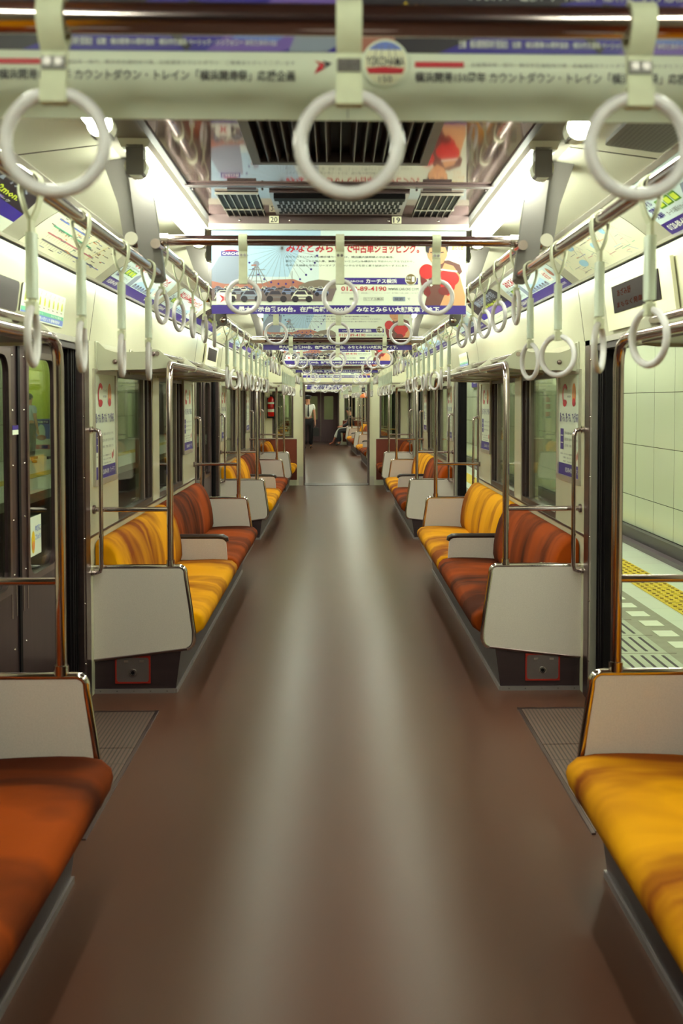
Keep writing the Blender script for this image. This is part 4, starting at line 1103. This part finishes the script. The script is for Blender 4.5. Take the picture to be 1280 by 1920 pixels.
# fire extinguisher on the end wall
fx = thing('fire_extinguisher', 'red fire extinguisher strapped to the end wall, left side', 'fire extinguisher', (-1.15, Y_END - .07, 1.22))
part('cylinder', fx, lambda: MB('fire_red').tube([(0, 0, 0), (0, 0, .01), (0, 0, .30), (0, 0, .33), (0, 0, .35)], [.05, .056, .056, .04, .02], 20), label='red cylinder')
part('valve', fx, lambda: MB('leather_black').cyl((0, 0, .35), .016, .03).box(-.012, -.07, .372, .012, .03, .38).box(-.012, -.08, .392, .012, .02, .40))
part('hose', fx, lambda: MB('leather_black').tube([(.01, 0, .365), (.05, -.01, .36), (.07, -.01, .30), (.072, -.01, .12), (.068, -.01, .06)], .008, 8))
part('label_band', fx, lambda: MB('paper').cyl((0, 0, .08), .0572, .05, n=20).cyl((0, 0, .22), .0572, .03, n=20), label='white printed bands')
part('holder', fx, lambda: MB('leather_black').box(-.07, .05, -.03, .07, .069, .33).box(-.06, -.062, -.02, .06, .06, -.004).torus((0, 0, .15), .059, .004, 'z', n=20, seg=6))

# ------------------------------------------------------------------ gangway and the next car
def gang():
    mb = MB('dark_metal').box(-.58, Y_END + .10, -.05, .58, 18.42, .0)
    for s in (-1, 1): mb.box(s * .58, Y_END + .10, -.05, s * .64, 18.42, 1.9, 'window_frame')
    mb.box(-.64, Y_END + .10, 1.82, .64, 18.42, 1.88, 'dark_metal'); return mb
struct('trim_%d' % nid('trim'), gang)
CAR2 = Matrix.Translation((0, 18.4, 0)) @ Matrix.Rotation(math.radians(1.7), 4, 'Z')
T = CAR2
L2 = 16.06
D2 = [2.31, 8.03, 13.75]
B2 = [(.14, 1.28), (3.34, 7.0), (9.06, 12.72), (14.78, 16.02)]
for s in (-1, 1):
    sd = SN[s]
    wb = [(a, b, windows_in(a, b)) for a, b in B2]
    wall('wall_far_car_%s' % sd, s, .1, L2, D2, wb)
    for a, b, ws in wb:
        for w in ws: window(nid('window'), s, *w)
    for d in D2:
        jamb(nid('trim'), s, d, s > 0)
        if s < 0: door_leaf_pair(nid('door'), s, d)
    nf = ('yellow', 'orange') if s < 0 else ('orange', 'yellow')
    bench(s, B2[0][0], B2[0][1], nf[1], nf[1], 'short %s seat of the next carriage, just past the gangway on the %s' % (nf[1], sd), 'seats of the next carriage', arm=False, hatch=False)
    partition(s, B2[0][1], -1, 'white end panel of the next carriage, %s side, first past the gangway' % sd)
    for i in (1, 2):
        bench(s, B2[i][0], B2[i][1], nf[0], nf[1], '%s full %s bench in the next carriage beyond the gangway' % (ORD[i - 1], sd), 'seats of the next carriage', hatch=False)
        partition(s, B2[i][0], 1, 'white end panel in the next carriage, near end of its %s full %s bench' % (ORD[i - 1], sd))
        partition(s, B2[i][1], -1, 'white end panel in the next carriage, far end of its %s full %s bench' % (ORD[i - 1], sd))
        rack(s, B2[i][0], B2[i][1], 'luggage rack over the %s full %s bench of the next carriage' % (ORD[i - 1], sd))
    bench(s, B2[3][0], B2[3][1], 'orange', 'orange', 'short orange seat on the %s at the far end of the next carriage' % sd, 'seats of the next carriage', arm=False, hatch=False)
    partition(s, B2[3][0], 1, 'white end panel of the last short %s seat in the next carriage' % sd)
    for k, (a, b, z) in enumerate(((.2, 1.4, 1.918), (1.45, 3.4, 2.01), (3.46, 7.2, 1.918), (7.2, 9.15, 2.01), (9.18, 12.9, 1.918), (12.9, 14.85, 2.01), (14.9, 16.0, 1.918))):
        side_rail(s, a, b, z, 'strap rail section in the next carriage, %s from the gangway on the %s' % (ORD[k], sd), bracket=0)
    n = 0
    for a, b, z, kd in ((.35, 1.3, 1.918, 'side'), (1.6, 3.2, 2.01, 'door'), (3.66, 6.9, 1.918, 'side'), (7.33, 8.9, 2.01, 'door'), (9.38, 12.6, 1.918, 'side'), (13.05, 14.6, 2.01, 'door'), (15.1, 15.9, 1.918, 'side')):
        y = a; m = 0
        while y < b:
            seg = {.35: 'first seat', 1.6: 'first doors', 3.66: 'first full bench', 7.33: 'middle doors', 9.38: 'second full bench', 13.05: 'last doors', 15.1: 'last seat'}[a]
            strap(kd, (s * .60, y, z), PI / 2, 'strap of the next carriage, %s one by its %s on the %s' % (ORD[m], seg, sd), 'straps of the next carriage', [-.2, 0, .2, .35][m % 4], simple=True)
            y += .4; m += 1
    for k in range(8):
        lamp(s, .4 + 1.95 * k, 'ceiling lamp of the next carriage, %s from the gangway in the %s row' % (ORD[k], sd))
for k, y in enumerate((2.31, 5.17, 8.03, 10.89, 13.75)):
    hanging_poster(y, 'next', 'hanging poster inside the next carriage, %s from the gangway' % ORD[k])
for k, (y, high) in enumerate(((3.2, True), (5.11, False), (7.3, True), (9.1, True), (10.83, False), (13.0, True), (14.8, True))):
    cross_rail(y, high, 'cross rail inside the next carriage, %s from the gangway' % ORD[k])
    for x, w in ((-.322, 'left'), (.0, 'middle'), (.322, 'right')):
        strap('cross_high' if high else 'cross_low', (x, y, 2.032 if high else 1.918), 0, '%s strap on the %s cross rail of the next carriage' % (w, ORD[k]), 'straps of the next carriage', 0, simple=True)
struct('floor_far_car', lambda: MB('floor_lino').box(-1.25, .02, -.05, 1.25, L2 + 3.2, 0))
ceiling('ceiling_far_car', .1, L2, D2)
end_wall('wall_far_car_near_end', .0, 1)
end_wall('wall_far_car_far_end', L2, 1)
for s in (-1, 1):
    end_window(nid('window'), s, .0); end_window(nid('window'), s, L2)
def passage():
    mb = MB('dark_metal')
    for s in (-1, 1): mb.box(s * .62, L2 + .1, 0, s * .68, L2 + 3.2, 1.9, 'window_frame')
    mb.box(-.68, L2 + .1, 1.82, .68, L2 + 3.2, 1.9, 'side_ceiling'); return mb
struct('trim_%d' % nid('trim'), passage)
ed = bpy.data.objects.new('door_%d' % nid('door'), None); C.objects.link(ed); ed['kind'] = 'structure'; ed.matrix_world = T @ Matrix.Translation((0, L2 + 2.9, 0))
for e in (-1, 1):
    def leaf():
        mb = MB('door_steel'); mb.plane(PMat((0, 0, 0), (1, 0, 0), (0, 0, 1))); a, b = sorted((e * .006, e * .62)); c, d = sorted((e * .12, e * .46))
        mb.plate_hole((a, 0, b, 1.82), (c, .80, d, 1.66, .03), 'door_steel', (0, .03)); return mb
    p = part('door_leaf', ed, leaf)
    part('pane', p, lambda: MB('window_glass').box(e * .11, .005, .79, e * .47, .009, 1.67))
def beyond():
    mb = MB('cream').box(-1.0, L2 + 3.0, -.05, -.9, L2 + 8, 2.3).box(.9, L2 + 3.0, -.05, 1.0, L2 + 8, 2.3).box(-1.0, L2 + 8, -.05, 1.0, L2 + 8.1, 2.3)
    mb.box(-1.0, L2 + 3.0, 2.3, 1.0, L2 + 8, 2.36, 'side_ceiling').box(-1.0, L2 + 3.2, -.06, 1.0, L2 + 8, 0, 'floor_lino').box(.5, L2 + 4, .0, .9, L2 + 7, .42, 'orange_moquette').box(-.9, L2 + 4, .0, -.5, L2 + 7, .42, 'yellow_moquette')
    return mb
struct('wall_third_car', beyond)
lamp(-1, L2 + 4.2, 'added ceiling lamp that brightens the glass of the far brown door')  # lamp added behind the end door so its window is not dark
def dome():
    mb = MB('orange_reflection'); rings = []
    for k in range(7):
        a = math.radians(90 * k / 6); rings.append([(.13 * math.cos(a) * math.cos(t), .13 * math.cos(a) * math.sin(t), .10 * math.sin(a) + .0) for t in [2 * PI * q / 24 for q in range(24)]])
    rings[-1] = [(x * 1, y, z) for x, y, z in [(0.002 * math.cos(2 * PI * q / 24), .002 * math.sin(2 * PI * q / 24), .10) for q in range(24)]]
    return mb.loft(rings)
hd = thing('reflection_dome', 'small orange dome standing in for a seat reflection under a dark sign beyond the gangway', 'reflection', (.72, 3.1, 1.56))  # invented dome and stem in place of an orange reflection of the seats
part('dome', hd, dome)
part('stem', hd, lambda: MB('dark_metal').cyl((0, 0, .09), .006, .37))
part('sign', hd, lambda: MB('ink_night').box(-.09, -.012, .12, .09, .012, .22).plane(PMat((-.09, -.0125, .12), (1, 0, 0), (0, 0, 1))).text('出口', .03, .03, .15, .075, 'ink_tower', 1), label='dark purple sign')

# ------------------------------------------------------------------ people
def skin_geo(verts, edges, rad, sub=1):
    me = bpy.data.meshes.new('sk'); me.from_pydata(verts, edges, []); o = bpy.data.objects.new('sk', me); C.objects.link(o)
    md = o.modifiers.new('s', 'SKIN'); md.use_smooth_shade = True
    sv = me.skin_vertices[0].data
    for i, r in enumerate(rad): sv[i].radius = (r, r) if not isinstance(r, tuple) else r; sv[i].use_root = (i == 0)
    m2 = o.modifiers.new('u', 'SUBSURF'); m2.levels = sub; m2.render_levels = sub
    dg = bpy.context.evaluated_depsgraph_get(); dg.update(); ev = o.evaluated_get(dg); em = ev.to_mesh()
    vs = [tuple(v.co) for v in em.vertices]; fs = [tuple(p.vertices) for p in em.polygons]; ev.to_mesh_clear()
    bpy.data.objects.remove(o); bpy.data.meshes.remove(me); return vs, fs
def chain_geo(mb, chains, m, sub=1):
    """chains: list of lists of (point, radius); equal points are joined"""
    V, R, E, idx = [], [], [], {}
    for ch in chains:
        prev = None
        for p, r in ch:
            k = tuple(round(q, 4) for q in p)
            if k not in idx: idx[k] = len(V); V.append(p); R.append(r)
            i = idx[k]
            if prev is not None and prev != i: E.append((prev, i))
            prev = i
    vs, fs = skin_geo(V, E, R, sub); mb.add(vs, fs, m, True); return mb
def person(loc, rotz, label, J, shirt, trousers, shoes='leather_black', sleeve=.5, skin='skin', extra=None, group=None):
    """J: joints of a posed figure"""
    r = thing('person', label, 'person', loc, rotz, group)
    def body():
        mb = MB(skin); ch = [[(J['pelvis'], .10), (J['spine'], .095), (J['chest'], .11), (J['neck'], .05), (J['head0'], .062), (J['head1'], .088), (J['head2'], .07)]]
        for s in 'lr':
            ch.append([(J['chest'], .11), (J['sh' + s], .055), (J['el' + s], .038), (J['wr' + s], .025), (J['pa' + s], .03)])
            ch.append([(J['pelvis'], .10), (J['hi' + s], .078), (J['kn' + s], .052), (J['an' + s], .035), (J['to' + s], .03)])
            pa, wr = Vector(J['pa' + s]), Vector(J['wr' + s]); d = (pa - wr).normalized(); sid = d.cross(Vector((0, 0, 1)) if abs(d.z) < .9 else Vector((1, 0, 0))).normalized()
            dn = d.cross(sid)
            for q, ln in ((-.03, .055), (-.01, .07), (.01, .072), (.03, .06)):
                a = pa + sid * q + d * .02
                ch.append([(tuple(pa), .03), (tuple(a), .009), (tuple(a + d * ln * .55), .008), (tuple(a + d * ln + dn * .015), .006)])
            ch.append([(tuple(pa), .03), (tuple(pa - sid * .035 - d * .01), .01), (tuple(pa - sid * .05 + d * .03), .008)])
        chain_geo(mb, ch, skin)
        h = Vector(J['head1']); f = Vector(J.get('face', (0, -1, 0))).normalized(); sd_ = f.cross(Vector((0, 0, 1))).normalized()
        nz = h + f * .088 + Vector((0, 0, -.012)); mb.ball(tuple(nz), .014, skin, 8)
        for q in (-1, 1):
            mb.ball(tuple(h + f * .078 + sd_ * q * .03 + Vector((0, 0, .015))), .009, 'hair', 8); mb.ball(tuple(h + sd_ * q * .085), .018, skin, 8, (.5, 1, 1.4))
        mb.ball(tuple(h + f * .08 + Vector((0, 0, -.045))), .014, 'ink_brick', 8, (1.5, .5, .35))
        return mb
    part('body', r, body)
    h = Vector(J['head1']); f = Vector(J.get('face', (0, -1, 0))).normalized()
    part('hair', r, lambda: MB('hair').ball(tuple(h - f * .018 + Vector((0, 0, .035))), .098, 'hair', 16, (.98, 1.02, .92)))
    def top():
        mb = MB(shirt); ch = [[(J['pelvis'], .118), (J['spine'], .115), (J['chest'], .128), (tuple(Vector(J['chest']).lerp(Vector(J['neck']), .8)), .062)]]
        for s in 'lr':
            c, e, w = Vector(J['sh' + s]), Vector(J['el' + s]), Vector(J['wr' + s])
            if sleeve <= 1: ch.append([(J['chest'], .128), (tuple(c), .07), (tuple(c.lerp(e, sleeve)), .06)])
            else: ch.append([(J['chest'], .128), (tuple(c), .07), (tuple(e), .052), (tuple(e.lerp(w, .92)), .038)])
        return chain_geo(mb, ch, shirt)
    part('shirt', r, top)
    def legs():
        mb = MB(trousers); ch = []
        for s in 'lr':
            k, a = Vector(J['kn' + s]), Vector(J['an' + s])
            ch.append([(J['pelvis'], .122), (J['hi' + s], .098), (J['kn' + s], .074), (tuple(k.lerp(a, J.get('hem', .9))), .062)])
        return chain_geo(mb, ch, trousers)
    part('trousers', r, legs)
    if shoes:
        def sh():
            mb = MB(shoes)
            for s in 'lr': chain_geo(mb, [[(tuple(Vector(J['an' + s]) + Vector((0, 0, -.02))), .045), (tuple(Vector(J['an' + s]).lerp(Vector(J['to' + s]), .6)), .045), (J['to' + s], .036)]], shoes)
            return mb
        part('shoes', r, sh)
    if extra: extra(r)
    return r
STAND = dict(pelvis=(0, 0, .90), spine=(0, 0, 1.05), chest=(0, 0, 1.25), neck=(0, 0, 1.40), head0=(0, -.01, 1.46), head1=(0, -.015, 1.55), head2=(0, -.01, 1.62),
             shl=(-.17, 0, 1.33), ell=(-.22, .01, 1.07), wrl=(-.22, -.05, .84), pal=(-.22, -.06, .77), shr=(.17, 0, 1.33), elr=(.21, .01, 1.07), wrr=(.22, -.04, .84), par=(.22, -.05, .77),
             hil=(-.09, 0, .86), knl=(-.10, -.02, .47), anl=(-.10, .02, .08), tol=(-.11, -.13, .035), hir=(.09, 0, .86), knr=(.10, .0, .47), anr=(.10, .05, .08), tor=(.11, -.10, .035))
def conductor_extra(r):
    h = Vector(STAND['head1'])
    part('cap', r, lambda: MB('cloth_dark').cyl((h.x, h.y, h.z + .055), .10, .03, n=20, r2=.115).cyl((h.x, h.y, h.z + .085), .115, .02, n=20, r2=.10).box(-.06, h.y - .15, h.z + .05, .06, h.y - .08, h.z + .06))
    part('tie', r, lambda: MB('cloth_dark').prism([(-.015, 1.38), (.015, 1.38), (.028, 1.03), (0, .99), (-.028, 1.03)], 'y', -.165, -.14))
person((-.49, 13.0, 0), .1, 'person in white short-sleeved shirt, dark tie and cap standing beyond the gangway', STAND, 'shirt_white', 'cloth_dark', extra=conductor_extra)
bag = thing('hand_bag', 'black bag in the right-hand side hand of the standing person in white shirt', 'bag', (-.49 + .25, 13.0 - .10, .40))
part('body', bag, lambda: MB('leather_black').prism(rrect(-.09, 0, .09, .26, .03, 4), 'y', -.14, .14))
part('handle', bag, lambda: MB('leather_black').tube([(0, -.06, .26), (0, -.05, .33), (0, 0, .352), (0, .05, .33), (0, .06, .26)], .009, 8))
SIT = dict(face=(-1, -.2, 0), pelvis=(0, 0, .53), spine=(-.03, 0, .68), chest=(-.06, 0, .88), neck=(-.07, 0, 1.03), head0=(-.09, 0, 1.08), head1=(-.10, 0, 1.17), head2=(-.10, 0, 1.23),
           shl=(-.06, -.17, .96), ell=(-.14, -.20, .74), wrl=(-.34, -.12, .64), pal=(-.40, -.09, .63), shr=(-.06, .17, .96), elr=(-.14, .20, .74), wrr=(-.34, .12, .64), par=(-.40, .09, .63),
           hil=(-.05, -.09, .51), knl=(-.44, -.11, .50), anl=(-.62, -.12, .10), tol=(-.75, -.13, .04), hir=(-.05, .09, .51), knr=(-.44, .11, .52), anr=(-.40, .12, .09), tor=(-.52, .13, .04), hem=.62)
person((.98, 15.62, 0), 0, 'person in dark top and white cropped trousers, seated with feet in the aisle', SIT, 'cloth_dark', 'shirt_white', shoes=None, skin='skin_tan')
SIT2 = dict(SIT); SIT2['anl'] = (-.44, -.12, .09); SIT2['tol'] = (-.57, -.13, .04); SIT2['hem'] = .92
person((.98, 15.08, 0), 0, 'person all in black seated beside the white end panel, far carriage', SIT2, 'cloth_dark', 'cloth_dark', sleeve=2)
T = CAR1
person((-7.30, 24.3, 0), 2.6, 'person in pale blue shirt on the opposite platform, seen through the left door', {**STAND}, 'shirt_blue', 'cloth_grey', sleeve=.6)

# ------------------------------------------------------------------ outside: platforms, tunnel, lamps
def plat_r():
    mb = MB('platform_tile').box(1.45, -2, -.12, 3.16, 40, 0)
    mb.box(1.45, -2, -1.1, 1.55, 40, -.12, 'concrete_dark'); return mb
struct('floor_platform', plat_r)
struct('wall_platform', lambda: MB('wall_tile').box(3.18, -2, .16, 3.3, 40, 3.1).box(3.16, -2, -.1, 3.3, 40, .16, 'concrete_dark'))
struct('ceiling_platform', lambda: MB('platform_ceiling').box(1.45, -2, 3.0, 3.3, 40, 3.1))
struct('baseboard_platform', lambda: MB('skirting').box(3.10, -2, .045, 3.18, 40, .16).box(3.02, -2, 0, 3.18, 40, .045, 'skirting_light'))
def tact():
    mb = MB('tactile_yellow').box(2.41, -1, 0, 2.70, 30, .005)
    for k in range(103):
        mb.box(2.41, -1 + .3 * k - .002, .005, 2.70, -1 + .3 * k + .002, .0056, 'tactile_dark')
        if 10 < k < 62:
            for i in range(5):
                for j in range(5): mb.box(2.435 + .055 * i, -1 + .3 * k + .03 + .055 * j, .005, 2.458 + .055 * i, -1 + .3 * k + .047 + .055 * j, .010, 'tactile_yellow' if (i + j) % 2 else 'tactile_dark')
    return mb
solo('tactile_paving', 'yellow tactile paving strip along the right platform', 'paving strip', tact, None, (0, 0, 0))
def grille():
    mb = MB('grille_grey').box(1.46, -1, 0, 2.24, 30, .004)
    mb.box(1.50, -1, .004, 1.95, 30, .005, 'grille_slab')
    for k in range(52):
        y0 = -1 + .46 * k
        mb.box(1.46, y0 - .004, .004, 2.24, y0 + .004, .006, 'slot_dark') if 0 else mb.box(1.46, y0 - .003, .0045, 2.0, y0 + .003, .0062, 'ink_trees')
        for i in range(7): mb.box(1.52 + .062 * i, y0 + .05, .004, 1.537 + .062 * i, y0 + .41, .0065, 'slot_dark')
    return mb
solo('platform_grating', 'grey slotted grating along the right platform edge', 'grating', grille, None, (0, 0, 0))
def sq():
    return MB('square_white').box(-.065, -.08, 0, .065, .08, .003)
for k in range(21):
    solo('white_marker', 'white square on the right platform edge, %s one counted from the camera' % ORD[k], 'floor marker', sq, ('sq',), (2.10, 4.3 + .30 * k, .0045), 0, 'white squares along the right platform edge')
def psign():
    mb = MB('ink_indigo').box(3.13, 21.6, 1.80, 3.178, 23.4, 2.14); mb.plane(side_plane(1, 3.129, 23.4, 1.80)); mb.text('横浜', .3, .08, .9, .26, 'ink_white', 1, .02); mb.text('YOKOHAMA', 1.0, .1, 1.6, .22, 'ink_white', 1); return mb
solo('station_sign', 'blue station sign on the tiled right platform wall', 'sign', psign)
struct('floor_track', lambda: MB('concrete_dark').box(-5.0, -2, -1.2, 3.3, 45, -1.1))
struct('floor_opposite_platform', lambda: MB('platform_tile').box(-8.3, -2, -.15, -4.9, 45, 0).box(-4.98, -2, -1.1, -4.9, 45, -.15, 'concrete_dark'))
struct('wall_opposite', lambda: MB('opposite_wall_tile').box(-8.4, -2, 0, -8.2, 45, 3.4))
struct('ceiling_opposite', lambda: MB('platform_ceiling').box(-8.4, -2, 3.2, -1.45, 45, 3.3))
struct('wall_tunnel_end', lambda: MB('concrete_dark').box(-8.4, 45, -1.2, 3.3, 45.2, 3.3))
solo('yellow_platform_strip', 'yellow strip on the opposite platform, seen through the left windows', 'paving strip', lambda: MB('tactile_yellow').box(-6.2, -1, 0, -5.85, 44, .006))
struct('trim_%d' % nid('trim'), lambda: MB('ink_lime').box(-8.2, 26.9, 1.0, -8.16, 29.5, 2.8))
ps = thing('poster_stand', 'blue and white poster panel standing on the opposite platform', 'poster stand', (-7.55, 26.2, 0))
part('panel', ps, lambda: MB('paper').box(-.21, 0, .07, .21, .03, 1.02).plane(PMat((-.21, -.0005, .07), (1, 0, 0), (0, 0, 1))).rect(0, .45, .42, .95, 'ink_cornflower', 1).rect(.02, .83, .40, .93, 'ink_indigo', 2)
     .poly(ell(.2, .6, .10, .22), 'ink_sky_pale', 3).poly(ell(.2, .48, .12, .07), 'ink_brick', 4).rect(.0, .18, .42, .30, 'ink_pink', 2).poly(ell(.1, .24, .05), 'ink_red', 3).rect(.2, .2, .36, .28, 'ink_indigo', 3).text('横浜開港祭', .04, .85, .38, .91, 'ink_white', 4, .02))
part('foot', ps, lambda: MB('dark_metal').box(-.19, -.12, 0, -.15, .15, .07).box(.15, -.12, 0, .19, .15, .07))
def plamp(x, y, z, L, label, grp):
    r = thing('platform_lamp', label, 'ceiling lamp', (x, y, z), 0, grp)
    part('tube', r, lambda: MB('platform_tube').cyl((0, -L / 2 + .03, -.05), .03, L - .06, 'y'), ('pt', L))
    part('housing', r, lambda: MB('lamp_white').box(-.07, -L / 2, -.02, .07, L / 2, .02), ('ph', L))
for k in range(10): plamp(2.25, 1 + 3.2 * k, 2.97, 2.4, 'fluorescent lamp over the right platform, %s from the near end' % ORD[k], 'lamps over the right platform')
for k in range(9): plamp(-6.6, 4 + 4.6 * k, 3.17, 2.4, 'fluorescent lamp over the opposite platform, %s from the near end' % ORD[k], 'lamps over the opposite platform')
# stickers on the left door glass
def sticker():
    mb = MB('paper').box(-1.318, 4.33, .83, -1.317, 4.50, 1.0); mb.plane(side_plane(-1, 1.3165, 4.33, .83)); mb.poly(ell(.05, .06, .025, .05, 12), 'ink_yellow', 1); mb.poly(ell(.05, .045, .02), 'ink_orange', 2)
    mb.text('ゆびに', .08, .10, .16, .13, 'ink_cornflower', 1, .02); mb.text('ごちゅうい', .08, .065, .165, .09, 'ink_cornflower', 1, .02); return mb
solo('door_sticker', 'white notice sticker with yellow figure, low on the nearest left door glass', 'sticker', sticker)
def sticker2():
    mb = MB('ink_indigo').box(-1.2795, 4.0, 1.385, -1.278, 4.07, 1.402).box(-1.2795, 4.0, 1.365, -1.278, 4.07, 1.384, 'paper'); return mb
solo('door_label', 'small blue and white label on the nearest left door leaf', 'sticker', sticker2)

# move the origin of every directly built thing to its own base
def recentre(o):
    objs = [o] + list(o.children_recursive)
    ms = [q for q in objs if q.type == 'MESH']
    pts = [v.co for q in ms for v in q.data.vertices]
    c = Vector(((min(p.x for p in pts) + max(p.x for p in pts)) / 2, (min(p.y for p in pts) + max(p.y for p in pts)) / 2, min(p.z for p in pts)))
    for q in ms: q.data.transform(Matrix.Translation(-c))
    o.matrix_world = o.matrix_world @ Matrix.Translation(c)
for o in list(C.objects):
    if o.parent is None and o.get('kind') != 'structure' and o.matrix_world.translation.length < 1e-6: recentre(o)

# ------------------------------------------------------------------ world, camera
w = bpy.data.worlds.new('world'); SC.world = w; w.use_nodes = True
w.node_tree.nodes['Background'].inputs[0].default_value = (.5, .5, .45, 1); w.node_tree.nodes['Background'].inputs[1].default_value = .01
cam = bpy.data.cameras.new('camera'); co = bpy.data.objects.new('camera', cam); C.objects.link(co); SC.camera = co
F = 1900.0
cam.sensor_fit = 'VERTICAL'; cam.sensor_height = 36; cam.lens = F * 36 / 1920
psi, th = math.radians(1.5), math.radians(2.0)
co.location = (-.015, 0, 1.5); co.rotation_euler = (PI / 2 - th, 0, -psi)
# principal point so that the car axis vanishes at pixel (629, 748)
px = 629 + F * math.tan(psi) / math.cos(th) * 1.0; py = 751 + F * math.tan(th)
cam.shift_x = (640 - px) / 1920; cam.shift_y = -(960 - py) / 1920
cam.clip_start = .05; cam.clip_end = 200
cam.dof.use_dof = True; cam.dof.focus_distance = 9.0; cam.dof.aperture_fstop = 5.6
SC.view_settings.view_transform = 'Standard'; SC.view_settings.look = 'None'; SC.view_settings.gamma = 1.0
SC.view_settings.use_curve_mapping = False
SC.view_settings.exposure = 0.0
try:
    SC.cycles.max_bounces = 10; SC.cycles.diffuse_bounces = 4; SC.cycles.glossy_bounces = 5; SC.cycles.transparent_max_bounces = 12
    SC.cycles.sample_clamp_indirect = 6.0; SC.cycles.use_denoising = True
except Exception: pass
